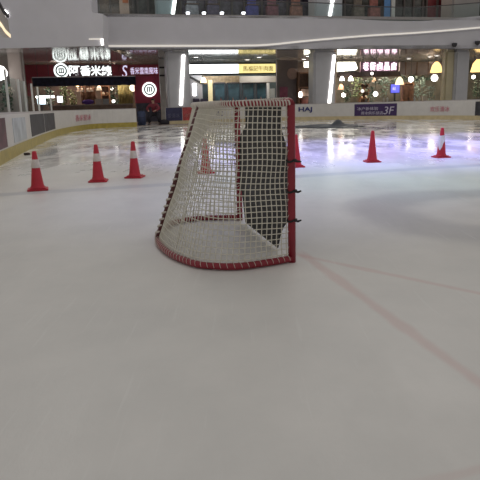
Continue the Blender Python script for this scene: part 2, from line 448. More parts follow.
def letters(t, path, px0, px1, z, body, h, material, **k):
    pa, pb = pathpx(path, px0)[0], pathpx(path, px1)[0]; p = (pa+pb)/2; p = p*.5+pathpx(path, (px0+px1)/2)[0]*.5; w = (pb-pa).length; yaw = math.atan2(pb.y-pa.y, pb.x-pa.x); n = Vector((math.sin(yaw), -math.cos(yaw), 0))
    return text(body, 1, material, t, loc=p+n*.035+Vector((0, 0, z)), width=w, height=h, ext=.006, yaw=yaw, **k)
LB = barrier('rink_boards', 'white rink boards with yellow kick plate curving round the left end of the ice', lp, KICK, .30)
banner(LB, lp, -14, 9, .34, 1.05, MAROON)
banner(LB, lp, 16, 28, .36, 1.02, mat('pale_blue_print', (.50, .53, .55), .5, 0, .2, 2), 'banner')
bb = banner(LB, lp, 33, 46, .36, 1.08, GREYINK); bb['label'] = 'dark grey banner'
banner(LB, lp, 46.6, 56, .36, 1.08, mat('black_print', (.03, .03, .04), .5, 0, .9, 3), 'banner')
letters(LB, lp, 76, 92, .72, '香米滑冰', .36, PINK)
# clear screens and posts over the left boards
GLS = glass('screen_glass')
for px0, px1 in ((-12, 3), (4, 14), (15, 25), (26, 37), (38, 54)):
    MB().wall(offset(sub(lp, px0, px1), .05), BH, BH+.95, .012).build('glass_pane', GLS, LB)
ST = mat('post_steel', (.62, .62, .58), .35, .3)
for px, hh in ((3.5, 1.3), (14.5, 1.1), (25.5, .95), (31, .95), (37.5, .95), (43, .9), (54.5, .7)):
    p, _ = pathpx(lp, px)
    MB().tube([p+Vector((-.03, .06, BH)), p+Vector((-.03, .06, BH+hh))], .035, 8).build('post', ST, LB)
RB = barrier('rink_boards', 'white rink boards with pale kick plate running behind the goal and round to the right', rp, KICKP, .24)
banner(RB, rp, 166.5, 182.5, .05, 1.16, NAVY)['label'] = 'navy banner'
banner(RB, rp, 183, 193.5, .05, 1.16, REDB)['label'] = 'red banner'
banner(RB, rp, 354.5, 396.3, .17, 1.06, PURP)['label'] = 'purple banner'
banner(RB, rp, 474.5, 500, .22, 1.06, GREYINK)['label'] = 'dark grey banner'
letters(RB, rp, 298.5, 312, .74, 'HAJ', .42, INK, offset=.03)
letters(RB, rp, 216, 223, .72, '冰上', .5, INK)
letters(RB, rp, 357.5, 378, .74, '冰户新体验', .24, PALE)
letters(RB, rp, 361, 383, .44, '滑冰俱乐部店', .22, PALE)
letters(RB, rp, 383.5, 394.5, .60, '3F', .52, PALE, shear=.2)
letters(RB, rp, 430, 449, .64, '欢乐滑冰', .34, PINK)
letters(RB, rp, 168, 180, .6, '爱滑冰', .3, mat('dim_ink', (.12, .12, .2), .5))
letters(RB, rp, 185, 192, .6, '冰雪', .3, mat('dim_rose', (.55, .22, .2), .5))

# ------------------------------------------------------------------ person, bags by the opening in the boards
def figure(loc, rz):
    t = thing('person', 'black-haired person in a dark red jacket, knees bent, at the gap in the boards', 'person', loc, rz)
    SK = mat('skin', (.50, .30, .22), .55); JK = mat('jacket_red', (.20, .028, .045), .7, 0, .25, 8, .2); TR = mat('trousers_dark', (.022, .02, .028), .8); HR = mat('hair_black', (.012, .010, .010), .5); SH = mat('boots_black', (.02, .02, .022), .5)
    # squat: x right, -y to the front, feet at z 0
    V = [(0, .14, .74), (0, .10, .94), (0, .0, 1.14), (0, -.07, 1.28), (0, -.11, 1.38), (0, -.14, 1.48), (0, -.15, 1.55)]
    Rr = [.12, .125, .13, .11, .052, .085, .075]; E = [(i, i+1) for i in range(6)]
    def chain(s, pts, rs):
        k = s
        for p, r_ in zip(pts, rs): V.append(p); Rr.append(r_); E.append((k, len(V)-1)); k = len(V)-1
        return k
    hands = {}
    for s in (-1, 1):
        chain(0, [(s*.14, .12, .70), (s*.32, -.18, .46), (s*.30, .0, .12), (s*.31, -.05, .05), (s*.33, -.20, .035)], [.10, .075, .052, .045, .035])
        w = chain(3, [(s*.20, -.07, 1.26), (s*.40, -.14, 1.02), (s*.22, -.36, .90), (s*.17, -.43, .875)], [.065, .05, .038, .034])
        hands[s] = w
        for q in range(4): chain(w, [(s*.16+(q-1.5)*.021, -.49, .865), (s*.15+(q-1.5)*.021, -.525+.006*abs(q-1.5), .838)], [.0095, .008])
        chain(w, [(s*.125, -.465, .885), (s*.115, -.495, .875)], [.011, .009])
    skin('body', V, E, Rr, SK, t, 2)
    JV = [(0, .14, .76), (0, .10, .94), (0, .0, 1.14), (0, -.07, 1.28), (0, -.105, 1.355)]; JE = [(0, 1), (1, 2), (2, 3), (3, 4)]; JR = [.175, .18, .175, .14, .075]
    for s in (-1, 1):
        n = len(JV); JV += [(s*.20, -.07, 1.26), (s*.40, -.14, 1.02), (s*.22, -.35, .905)]; JE += [(3, n), (n, n+1), (n+1, n+2)]; JR += [.10, .085, .06]
    skin('jacket', JV, JE, JR, JK, t, 2)
    TV = [(0, .14, .73)]; TE = []; TRr = [.15]
    for s in (-1, 1):
        n = len(TV); TV += [(s*.14, .12, .70), (s*.32, -.18, .46), (s*.30, .0, .13)]; TE += [(0, n), (n, n+1), (n+1, n+2)]; TRr += [.13, .11, .085]
    skin('trousers', TV, TE, TRr, TR, t, 2)
    for s in (-1, 1):
        skin('boot', [(s*.30, .01, .15), (s*.305, -.01, .06), (s*.315, -.11, .05), (s*.335, -.23, .04)], [(0, 1), (1, 2), (2, 3)], [.066, .062, .056, .042], SH, t, 1)
    mb = MB(); mb.blob((0, -.125, 1.535), (.098, .108, .105), 3); bmesh.ops.delete(mb.bm, geom=[v for v in mb.bm.verts if v.co.y < -.195 and v.co.z < 1.57 or v.co.z < 1.465], context='VERTS')
    mb.build('hair', HR, t, smooth=True)
    mb = MB()
    mb.lathe([(.012, 0), (.017, .015), (.006, .045)], 8, (0, -.235, 1.495)); mb.build('nose', SK, t, smooth=True)
    for s in (-1, 1): MB().blob((s*.032, -.22, 1.53), (.012, .008, .007), 1).build('eye', HR, t)
    MB().blob((0, -.222, 1.47), (.024, .007, .006), 1).build('mouth', mat('lips', (.35, .12, .11), .5), t)
    for s in (-1, 1): MB().blob((s*.088, -.135, 1.515), (.012, .022, .032), 1).build('ear', SK, t)
    return t
figure(ground(155, 125), -.25).scale = (1.22, 1.15, 1.1)
def bag(loc, size, col, name, label, rz=0):
    t = thing(name, label, 'bag', loc, rz)
    w, d, h = size; mb = MB(); mb.box((0, 0, h/2), size, bev=min(size)*.18)
    mb.build('bag_body', mat(name+label[:9], col, .75, 0, .25, 6, .3), t, smooth=True)
    MB().tube([(-w*.25, -d*.4, h*.95), (-w*.2, -d*.4, h*1.12), (w*.2, -d*.4, h*1.12), (w*.25, -d*.4, h*.95)], .018, 6).build('handle', mat('bag_strap', (.03, .03, .035), .8), t)
    MB().box((0, -d*.5, h*.55), (w*.8, .02, .025)).build('zip', mat('bag_strap', (.03, .03, .035), .8), t)
bag(ground(165, 124.9), (.62, .32, .34), (.025, .022, .03), 'sports_bag', 'black sports bag lying on the ice right of the person in red')
bag(ground(141.5, 126.0)+Vector((0, .3, 0)), (.52, .34, 1.0), (.045, .06, .12), 'kit_bag', 'dark blue upright kit bag standing left of the person in red')

# ------------------------------------------------------------------ building shell
GREY = mat('fascia_grey', (.585, .575, .605), .55, 0, .03, 1)
SOFM = mat('gloss_soffit', (.56, .54, .53), .10, .30, .04, 1)
LED = mat('led_white', (.9, .9, .9), .4, emit=(1, .97, .92), es=5.0)
LEDD = mat('led_trim', (.8, .78, .74), .5, emit=(1, .93, .82), es=.38)
WARM = mat('lamp_warm', (.9, .8, .6), .4, emit=(1, .72, .36), es=4)
LAMPW = mat('lamp_white', (.9, .9, .9), .4, emit=(1, .96, .9), es=6)
DARK = mat('dark_trim', (.03, .03, .035), .5)
rx = Vector((math.cos(TH), math.sin(TH), 0)); ry = Vector((-math.sin(TH), math.cos(TH), 0))
def onplane(pl, x, z): return Vector((x, pl[0]+pl[1]*x, z))
# main fascia: built along its plane, upper and lower edges follow the balcony's sweep
fp = [(60, 13.2), (103, 14), (200, 15.5), (270, 16.3), (330, 17.5), (380, 20.5), (420, 21), (440, 19.5), (480, 16), (520, 12), (600, 4)]
top3 = smooth_path([P(x, y, FAS) for x, y in fp], 5)
struct(MB().wall([Vector((p.x, p.y, 0)) for p in top3], SOFF, [p.z for p in top3], .35).build('wall_fascia', GREY))
tr = smooth_path([P(x, y, (FAS[0]-.12, SL)) for x, y in [(96, 46), (170, 45.8), (240, 45.6), (270, 44.6), (310, 40.5), (370, 35.5), (420, 32.5), (480, 27.5), (560, 20)]], 6)
t = thing('cove_light', 'pale light line sweeping along the main balcony front and rising to the right', 'light strip')
MB().wall([Vector((p.x, p.y, 0)) for p in tr], [p.z-.06 for p in tr], [p.z+.06 for p in tr], .11).build('light_strip', LEDD, t)
MB().wall([Vector((p.x, p.y, 0)) for p in tr], [p.z-.13 for p in tr], [p.z-.062 for p in tr], .11).build('channel', GREY, t)
# soffit, walkway, shop back wall, side ends
xa, xb = -24, 30
def quadslab(name, pl0, pl1, z, th, m, x0=xa, x1=xb):
    a, b2, c, d = onplane(pl0, x0, z), onplane(pl0, x1, z), onplane(pl1, x1, z), onplane(pl1, x0, z)
    return struct(MB().prism([a, b2, c, d], (0, 0, th)).build(name, m))
quadslab('ceiling', FAS, BACK, SOFF, .25, SOFM)
quadslab('floor_walkway', (41.5, SL), BACK, .002, .03, mat('walkway_tile', (.35, .30, .27), .25, 0, .1, 2), -24, 1)
quadslab('floor_upper', FAS, UPP, 7.2, .2, mat('upper_floor', (.3, .28, .27), .4))
def wallpx(name, pl, px0, px1, z0, z1, m, th=.2):
    a = P(px0, 80, pl); b2 = P(px1, 80, pl)
    return struct(MB().wall([Vector((a.x, a.y, 0)), Vector((b2.x, b2.y, 0))], z0, z1, th).build(name, m))
wallpx('wall_back', BACK, -40, 163, 0, SOFF, mat('wall_brown', (.075, .05, .040), .7, 0, .3, 1.5))
wallpx('wall_back', BACK, 163, 280, 0, SOFF, mat('wall_teal', (.05, .075, .085), .5, 0, .4, 1))
wallpx('wall_back', BACK, 280, 336, 0, SOFF, mat('wall_umber', (.14, .105, .09), .7, 0, .3, 1.5))
wallpx('wall_back', BACK, 336, 600, 0, SOFF, mat('wall_dim_green', (.075, .07, .055), .7, 0, .45, 1.2))
wallpx('wall_upper', UPP, -40, 640, 7.2, 12.0, mat('upper_shops', (.055, .045, .045), .5, 0, .5, .7))
wallpx('wall_upper_top', (UPP[0]-3, SL), -60, 660, 11.4, 15, GREY)

# frame in which a thing's local x runs along the shop fronts, y away from us
def place(px0, py0, px1, py1, pl):
    a = P(px0, py1, pl); b2 = P(px1, py1, pl); c = (a+b2)/2; w = (b2-a).length
    h = P((px0+px1)/2, py0, pl).z - P((px0+px1)/2, py1, pl).z
    return c, w, h

# left bulkhead (nearer block) and its edge light
bk = (37.0, 0.0)
a = P(14, 48, bk); b2 = P(103, 48, bk); c1 = P(92, 13, bk); c2 = P(103, 14, bk)
zt = 9.5; CLZ = a.z-.02
struct(MB().prism([(a.x-4, 37, a.z), (b2.x, 37, a.z), (c2.x, 37, c2.z), (c1.x, 37, c1.z+.05), (P(92, 0, bk).x, 37, zt), (a.x-4, 37, zt)], (0, 1.6, 0)).build('wall_bulkhead', GREY))
struct(MB().prism([(a.x-4, 37, a.z-.02), (b2.x, 37, a.z-.02), (b2.x, 52, a.z-.02), (a.x-4, 48, a.z-.02)], (0, 0, .015)).build('ceiling_left', SOFM))
t = thing('edge_light', 'short bright light strip at the corner of the grey bulkhead above the left shop sign', 'light strip', P(96, 39, (36.965, 0)))
w_ = (P(103, 39, (36.965, 0))-P(89, 39, (36.965, 0))).length
MB().box((0, 0, 0), (w_, .08, .07)).build('light_strip', LEDD, t)
MB().box((w_/2-.05, 0, -.18), (.12, .08, .34)).build('light_strip', LED, t)
# left balcony edge with dark rail and warm light
e = [(0, 26), (3, 30), (6, 34), (10, 38)]
def atz(x, y, z): d = ray(x, y); return EYE+d*((z-HC)/d.z)
bpth = smooth_path([atz(-30, 2, 5.05), atz(-12, 15, 5.05), atz(0, 26, 5.05), atz(5, 33, 5.05), atz(10, 37.7, 5.05)], 6)
bpth = [Vector((p.x, p.y, 0)) for p in bpth]
struct(MB().wall(bpth, 5.05, 6.0, .3).build('wall_balcony_left', mat('balcony_plaster', (.42, .38, .34), .5, 0, .05, 1)))
t = thing('balcony_rail', 'dark handrail curving along the left balcony edge', 'handrail')
MB().tube([p+Vector((0, 0, 6.15)) for p in bpth], .09, 8).build('rail', DARK, t)
for k in range(0, len(bpth), 5): MB().tube([bpth[k]+Vector((-.02, .02, 6.0)), bpth[k]+Vector((-.02, .02, 6.15))], .04, 6).build('post', DARK, t)
tag(MB().wall(offset(bpth, -.05), 5.05, 5.22, .04).build('cove_light', mat('led_warm', (.8, .7, .5), .5, emit=(1, .78, .5), es=.9)), 'warm light strip under the left balcony rail', 'light strip')
# left side wall and columns below the balcony
lw = [P(-30, 80, (40, 0)), P(26, 80, (43, 0))]
struct(MB().wall([Vector((p.x, p.y, 0)) for p in lw], 0, 5.0, .3).build('wall_left', mat('left_wall', (.30, .26, .24), .5, 0, .15, .8)))
def column(px0, px1, pl, z0, z1, m, label, name='column', cap=True, strip=None, smat=LED, grp=None):
    a = P(px0, 80, pl); b2 = P(px1, 80, pl); c = (a+b2)/2; w = (b2-a).length
    t = thing(name, label, 'column', (c.x, c.y, z0), TH)
    h = z1-z0
    MB().box((0, w*.35, h/2), (w, w*.7, h), bev=.12).build('shaft', m, t)
    MB().box((0, w*.35, .12), (w*1.03, w*.73, .24), bev=.03).build('plinth', mat('plinth_grey', (.35, .33, .33), .4), t)
    if strip:
        (xa_, za_), (xb_, zb_) = strip
        p = P(xa_, za_, (pl[0]-.06, pl[1])); q = P(xb_, zb_, (pl[0]-.06, pl[1]))
        M = Matrix.Rotation(-TH, 4, 'Z'); p = M @ (p-Vector((c.x, c.y, z0))); q = M @ (q-Vector((c.x, c.y, z0)))
        ls = MB().prism([(p.x-.11, p.y, p.z), (p.x+.11, p.y, p.z), (q.x+.11, q.y, q.z), (q.x-.11, q.y, q.z)], (0, .07, 0)).build('light_strip', smat, t)
    return t
CG = mat('column_grey', (.48, .48, .50), .35, 0, .05, 1.5)
CT = mat('column_teal', (.40, .47, .50), .35, 0, .05, 1.5)
column(167, 190, COLP, 0, SOFF, CG, 'grey square column with a slanting light strip left of the white lightbox', strip=((183.5, 55), (181, 105)))
column(314, 336, COLP, 0, SOFF, CG, 'grey square column with a slanting light strip right of the goal', strip=((334.5, 55), (329.5, 103)))
column(455, 469, COLP, 0, SOFF, CG, 'grey column standing at the right edge behind the boards')
column(445, 455, (COLP[0]+.3, SL), 0, SOFF, mat('column_cream', (.52, .46, .30), .4, 0, .08, 1), 'narrow cream pier left of the grey column at the right edge')
column(10, 24, (40, 0), 0, 5.0, mat('column_taupe', (.33, .28, .26), .45, 0, .1, 1), 'taupe column under the left balcony')
UC = (FAS[0]+1.0, SL)
column(160, 178, UC, 7.3, 11.5, CT, 'pale upper-floor column with a light strip, above the left grey column', strip=((175.5, -4), (173, 14)))
column(315, 342, UC, 7.3, 11.5, CG, 'grey upper-floor column with a light strip, above the middle grey column', strip=((333.5, -4), (330, 16)))
column(449, 476, UC, 7.3, 11.5, mat('column_warm_grey', (.34, .30, .28), .45, 0, .06, 1), 'warm grey upper-floor column near the top right corner')

# ------------------------------------------------------------------ signs
WLET = mat('letter_white', (.9, .9, .9), .4, emit=(.93, 1, .97), es=1.5)
PLET = mat('letter_pink', (.9, .8, .85), .4, emit=(1, .74, .86), es=2.2)
LILAC = mat('letter_lilac', (.7, .68, .8), .4, emit=(.75, .72, 1), es=.9)
RDW = mat('shop_red', (.24, .02, .035), .45, 0, .15, 1)
MAG = mat('shop_magenta', (.34, .03, .075), .45, 0, .1, 1)
def disc(t, x, z, r, m, name='logo_disc', y=-.06, th=.06):
    return MB().lathe([(0, 0), (r*.96, 0), (r, th*.3), (r, th), (0, th)], 32, (x, y, z), Matrix.Rotation(-PI/2, 4, 'X') @ Matrix.Scale(1, 4)).build(name, m, t)
def loc_on(t, px, py, pl, c): M = Matrix.Rotation(-TH, 4, 'Z'); return M @ (P(px, py, pl)-c)
# shop 1
c, w, h = place(25, 64.5, 119, 77, SHOP)
t = thing('shop_sign', 'dark sign band with a lit round emblem and four white characters over the left shop', 'shop sign', c, TH)
MB().box((0, .15, h/2), (w, .25, h), bev=.02).build('sign_board', RDW, t)
q = loc_on(t, 78, 71, SHOP, c)
MB().box((q.x+.4, .0, h/2), (w*.62, .08, h*.98)).build('sign_panel', mat('sign_dark', (.035, .012, .02), .4), t)
q = loc_on(t, 61.3, 70.8, SHOP, c); d = disc(t, q.x, q.z, .58, WLET, y=-.16, th=.10)
k = MB(); k.lathe([(.45, -.02), (.45, .0), (.34, .0), (.34, -.02), (.45, -.02)], 28, (q.x, -.18, q.z), Matrix.Rotation(-PI/2, 4, 'X'))
for dx in (-.16, 0, .16): k.box((q.x+dx, -.18, q.z), (.09, .02, .36))
k.box((q.x, -.18, q.z+.15), (.44, .02, .08)); k.box((q.x, -.18, q.z-.16), (.44, .02, .08)); k.build('emblem', mat('emblem_ink', (.16, .20, .19), .6), d)
for px, ch in ((74.5, '阿'), (85.5, '香'), (96, '米'), (106.5, '線')):
    q = loc_on(t, px, 70.8, SHOP, c); text(ch, 1, WLET, t, 'letter', (q.x, -.10, q.z), .84, .80, .03, offset=.012 if px < 80 else .022)
c, w, h = place(119, 64.5, 161, 76, SHOP)
t = thing('shop_sign', 'dark red sign band with faint lilac lettering right of the lit white characters', 'shop sign', c, TH)
MB().box((0, .15, h/2), (w, .25, h), bev=.02).build('sign_board', RDW, t)
text('S', 1, LILAC, t, 'letter', (-w*.36, -.02, h*.42), .45, .95, .02, shear=.15)
text('香米雲南風味', 1, LILAC, t, 'lettering', (w*.1, -.02, h*.45), w*.66, .55, .02)
c, w, h = place(33, 76.8, 136, 86, (SHOP[0]-.4, SL))
t = thing('shop_valance', 'navy valance with a pale top edge hanging below the white lit characters', 'valance', c, TH)
mb = MB()
n = 24
for i in range(n): mb.box((-w/2+w*(i+.5)/n, .03*(i % 2), h*.5), (w/n*1.02, .05, h*.96))
mb.build('cloth', mat('navy_cloth', (.016, .018, .042), .8, 0, .5, 4), t)
MB().box((0, 0, h), (w, .12, .07)).build('top_edge', mat('edge_pale', (.6, .55, .6), .4), t)
c, w, h = place(25, 77, 33, 96, SHOP)
tag(MB().box((0, .1, h/2), (w, .2, h), bev=.03).build('wall_panel', RDW, loc=c, rz=TH), 'narrow dark red panel at the left end of the left shop front', 'wall panel')
c, w, h = place(135.5, 76, 161, 103, SHOP)
t = thing('wall_panel', 'crimson wall panel with a round white emblem above the person in red', 'wall panel', Vector((c.x, c.y, 0)), TH)
zz = c.z; MB().box((0, .1, zz+h/2), (w, .2, h), bev=.03).build('panel', MAG, t); MB().box((0, .14, zz/2), (w*.96, .2, zz), bev=.02).build('lower_panel', mat('slate_dark', (.06, .06, .09), .5, 0, .3, 3), t)
q = loc_on(t, 149.3, 89.5, SHOP, Vector((c.x, c.y, 0))); d = disc(t, q.x, q.z, .60, WLET, y=-.08)
k = MB(); k.lathe([(.46, -.02), (.46, .0), (.35, .0), (.35, -.02), (.46, -.02)], 28, (q.x, -.1, q.z), Matrix.Rotation(-PI/2, 4, 'X'))
for dx in (-.17, 0, .17): k.box((q.x+dx, -.1, q.z), (.10, .02, .40))
k.box((q.x, -.1, q.z+.17), (.42, .02, .05)); k.build('emblem', mat('emblem_ink', (.16, .20, .19), .6), d)
# pilaster with clamps
c, w, h = place(161, 63, 167, 100, (SHOP[0]-1.5, SL))
t = thing('pilaster', 'pale narrow pilaster with two dark clamps beside the crimson panel', 'pilaster', Vector((c.x, c.y, 0)), TH)
MB().box((0, .2, 2.5), (w, .4, 5.0), bev=.04).build('shaft', mat('pilaster_pale', (.46, .44, .42), .5, 0, .15, 2), t)
for py in (67.5, 75.5): q = loc_on(t, 164, py, (SHOP[0]-1.5, SL), Vector((c.x, c.y, 0))); MB().box((0, -.02, q.z), (w*1.05, .08, .14)).build('clamp', DARK, t)

# shop 2
c, w, h = place(190, 63.5, 275.5, 74, SHOP)
t = thing('lightbox_sign', 'long white lightbox turning yellow at its lettered right end above the middle shop', 'shop sign', c, TH)
MB().box((-w*.22, .1, h/2), (w*.56, .3, h*.86), bev=.02).build('light_panel', mat('lightbox_white', (.9, .9, .9), .4, emit=(.96, 1, 1), es=2.6), t)
MB().box((w*.28, .1, h/2), (w*.44, .3, h*.86), bev=.02).build('light_panel', mat('lightbox_yellow', (.8, .72, .3), .4, emit=(1, .83, .34), es=1.0), t)
text('馬福記牛肉面', 1, mat('olive_ink', (.20, .15, .03), .5), t, 'lettering', (w*.29, -.07, h*.5), w*.36, h*.5, .02)
for z in (0, h): MB().box((0, .05, z), (w, .44, .12)).build('trim_bar', DARK, t)
c, w, h = place(190, 75, 203, 104, INTR)
t = thing('wall_panel', 'pale grey side wall with a sloping dark rail at the left of the middle shop', 'wall panel', Vector((c.x, c.y, 0)), TH)
MB().box((0, .1, (c.z+h)/2), (w, .2, c.z+h)).build('panel', mat('panel_pale', (.42, .42, .46), .5, 0, .06, 1), t)
MB().prism([(-w/2, -.05, c.z+h), (-w/2, -.05, c.z+h-.22), (w/2, -.05, c.z+h-.85), (w/2, -.05, c.z+h-.63)], (0, .08, 0)).build('rail', DARK, t)
MB().box((-w*.12, -.03, c.z+h*.5), (.30, .08, 1.05), bev=.03).build('light_strip', LED, t)
c, w, h = place(240, 76, 276, 82.5, INTR)
tag(MB().box((0, .1, h/2), (w, .2, h), bev=.02).build('header_panel', mat('beige_header', (.40, .36, .33), .5, 0, .05, 1), loc=c, rz=TH), 'beige header panel below the yellow end of the lightbox', 'panel')
c, w, h = place(204, 76, 240, 84, (INTR[0]+.5, SL))
tag(MB().box((0, .1, h/2), (w, .2, h), bev=.02).build('header_panel', mat('wood_header', (.24, .17, .10), .5, 0, .35, 4), loc=c, rz=TH), 'brown wooden header panel below the white end of the lightbox', 'panel')
c, w, h = place(208.5, 80, 212.5, 104, INTR)
t = thing('pillar', 'slim pale yellow lit pillar inside the middle shop', 'pillar', Vector((c.x, c.y, 0)), TH)
MB().box((0, -.1, (c.z+h)/2), (w, .3, c.z+h), bev=.03).build('shaft', mat('pillar_yellow', (.7, .6, .35), .4, emit=(1, .85, .5), es=.35), t)
MB().box((0, -.1, .15), (w*1.15, .36, .3)).build('plinth', DARK, t)
for px0, px1, lab in ((214, 226, 'first dark glazed shop window right of the yellow pillar'), (227, 241, 'second dark teal shop window in the middle of the middle shop'), (242, 255, 'third dark blue shop window, left of the white post'), (256, 267, 'rightmost narrow dark window beside the white post')):
    c, w, h = place(px0, 83, px1, 101, (INTR[0]+.3, SL)); w -= .12
    t = thing('shop_window', lab, 'window', Vector((c.x, c.y, c.z)), TH, 'windows of the middle shop')
    mb = MB()
    for x in (-w/2, w/2): mb.box((x, 0, h/2), (.10, .12, h))
    for z in (0, h): mb.box((0, 0, z), (w, .12, .10))
    mb.build('window_frame', mat('window_frame_dark', (.05, .05, .06), .4), t)
    MB().box((0, .03, h/2), (w*.97, .03, h*.97)).build('pane', mat('pane_teal', (.035, .075, .095), .08, 0, .6, 1.2, spec=.8), t)
c, w, h = place(267, 83, 269.5, 101, INTR)
tag(MB().box((0, 0, (c.z+h)/2), (w, .2, c.z+h), bev=.02).build('door_post', mat('post_white', (.62, .60, .58), .4), loc=(c.x, c.y, 0), rz=TH), 'white post at the right end of the dark windows', 'post')
c, w, h = place(269.8, 88.5, 275, 98, INTR)
t = thing('notice_board', 'small pale grey notice board right of the white post', 'notice board', c, TH)
MB().box((0, 0, h/2), (w, .08, h), bev=.01).build('board', mat('notice_grey', (.38, .40, .40), .5), t); MB().box((0, .02, h/2), (w*1.12, .05, h*1.06)).build('frame', DARK, t)
for px, lab in ((197, 'leftmost dark purple bench seat in the middle shop'), (204.5, 'second dark purple bench seat beside the yellow pillar')):
    c, w, h = place(px-3.4, 98.5, px+3.4, 106, (INTR[0]-.8, SL))
    t = thing('bench_seat', lab, 'bench', Vector((c.x, c.y, 0)), TH, 'bench seats in the middle shop'); zt_ = c.z+h
    MB().box((0, 0, .45), (w*.96, .6, .16), bev=.04).build('seat', mat('seat_purple', (.07, .06, .10), .6), t)
    MB().box((0, .28, zt_/2+.2), (w*.96, .14, zt_-.4), bev=.04).build('backrest', mat('seat_purple', (.07, .06, .10), .6), t)
    for s in (-1, 1): MB().box((s*w*.4, 0, .19), (.07, .5, .38)).build('leg', DARK, t)

# shop 3
c, w, h = place(277, 62, 298, 104, (SHOP[0]+.4, SL))
t = thing('wall_panel', 'brown grey blank shop front left of the wooden display', 'wall panel', Vector((c.x, c.y, 0)), TH)
MB().box((0, .1, 2.5), (w, .2, 5.0)).build('panel', mat('front_brown', (.13, .105, .105), .6, 0, .12, 1), t)
q = loc_on(t, 293.5, 73.5, SHOP, Vector((c.x, c.y, 0))); disc(t, q.x, q.z, .5, mat('disc_brown', (.26, .17, .14), .5), y=-.12)
q = loc_on(t, 285, 92, SHOP, Vector((c.x, c.y, 0))); MB().box((q.x, -.02, q.z), (.75, .05, .9), bev=.02).build('poster', mat('poster_magenta', (.20, .05, .09), .6, 0, .3, 2), t)
c, w, h = place(298, 72, 312, 104, SHOP)
t = thing('display_case', 'brown wooden display case with glowing lamps between blank front and grey column', 'display case', Vector((c.x, c.y, 0)), TH); zt_ = c.z+h
WD1 = mat('wood_dark', (.11, .055, .030), .5, 0, .35, 5); WD2 = mat('wood_mid', (.24, .12, .07), .5, 0, .3, 5)
MB().box((0, .5, zt_/2), (w, .1, zt_)).build('back_panel', WD1, t)
for s in (-1, 1): MB().box((s*(w/2-.08), .2, zt_/2), (.16, .6, zt_)).build('side_panel', WD1, t)
for z in (.9, 1.7, 2.6, zt_-.1): MB().box((0, .2, z), (w-.32, .55, .08)).build('shelf', WD2, t)
MB().box((0, .0, 2.15), (w*.5, .12, .62)).build('picture', mat('photo_pale', (.55, .38, .30), .6, 0, .4, 3), t)
MB().box((-.05, .1, 1.3), (w*.45, .25, .65), bev=.05).build('figure_block', mat('red_brown', (.20, .06, .045), .6), t)
for x, z in ((-w*.36, 1.75), (w*.36, 1.35)):
    MB().lathe([(0, 0), (.12, .02), (.16, .18), (.13, .42), (.05, .5), (0, .5)], 14, (x, -.12, z)).build('lamp', LAMPW, t, smooth=True)
c, w, h = place(304, 61.5, 313.5, 67.5, (SHOP[0]-.4, SL))
t = thing('small_sign', 'small glowing white sign above the wooden display case', 'shop sign', c, TH)
MB().box((0, 0, h/2), (w, .18, h), bev=.03).build('light_panel', mat('sign_cream', (.9, .85, .75), .4, emit=(1, .95, .8), es=2.6), t); MB().box((0, .12, h/2), (w*1.05, .1, h*1.1)).build('frame', DARK, t)

# shop 4
c, w, h = place(338, 62, 357.5, 71.5, SHOP)
t = thing('lightbox_sign', 'bright cream lightbox right of the middle grey column', 'shop sign', c, TH)
MB().prism([(-w/2, 0, 0), (w*.42, 0, h*.15), (w/2, 0, h*.35), (w*.38, 0, h), (-w/2, 0, h)], (0, .25, 0)).build('light_panel', mat('lightbox_cream', (.9, .88, .75), .4, emit=(1, .96, .78), es=4.0), t)
MB().box((0, .3, h/2), (w*1.04, .1, h*1.08)).build('frame', DARK, t)
c, w, h = place(361, 61.5, 398, 71.5, SHOP)
t = thing('shop_sign', 'plum sign band with five glowing pink characters over the right shop', 'shop sign', c, TH)
MB().box((0, .15, h/2), (w, .2, h), bev=.02).build('sign_board', mat('sign_plum', (.10, .05, .08), .5), t)
for px, ch in ((365.3, '老'), (372.3, '街'), (379.2, '鹵'), (386.3, '品'), (393.3, '店')):
    q = loc_on(t, px, 66.3, SHOP, c); l = text(ch, 1, PLET, t, 'letter', (q.x, -.10, q.z), .55, .72, .03, offset=.03)
c, w, h = place(338, 72, 399, 77, (SHOP[0]+.2, SL))
t = thing('shop_beam', 'dark beam below the pink lit characters', 'beam', c, TH)
MB().box((0, 0, h/2), (w, .5, h), bev=.02).build('beam', mat('beam_dark', (.07, .05, .045), .6, 0, .4, 3), t)
MB().box((0, -.2, .04), (w, .2, .08)).build('lip', WD1, t)
c, w, h = place(399, 62, 444, 75, (SHOP[0]+.6, SL))
t = thing('shop_header', 'dull brown header board of the rightmost shop, left of the golden lamp', 'panel', c, TH)
MB().box((0, 0, h/2), (w, .2, h), bev=.02).build('board', mat('header_brown', (.16, .13, .12), .6, 0, .2, 1.5), t)
for k in range(4): MB().box((-w/2+w*(k+.5)/4, -.12, h/2), (.08, .05, h)).build('batten', WD1, t)
# screens, counters
def screen(px0, py0, px1, py1, label, col, es, pl):
    c, w, h = place(px0, py0, px1, py1, pl)
    t = thing('screen', label, 'screen', Vector((c.x, c.y, 0)), TH); z = c.z
    MB().box((0, .05, z+h/2), (w*1.06, .08, h*1.08), bev=.01).build('casing', DARK, t)
    MB().box((0, 0, z+h/2), (w*.96, .03, h*.94)).build('display', mat('disp'+label[:6], (.1, .1, .2), .3, emit=col, es=es), t)
    text('新品', 1, LILAC, t, 'lettering', (-w*.12, -.03, z+h*.5), w*.35, h*.35, .005)
    MB().box((0, .06, z/2), (.12, .1, z)).build('stand', DARK, t)
screen(390.5, 84, 399.5, 93, 'glowing blue screen on a stand inside the right shop', (.12, .13, .85), 1.1, SHOP)
screen(37.5, 96.5, 46, 104.5, 'bright white lit board at the left end of the left shop', (.85, .95, 1), 3.0, SHOP)
screen(57.5, 96, 63, 102.5, 'smaller bright white lit board right of the first one in the left shop', (.95, .97, 1), 3.0, (SHOP[0]+.3, SL))
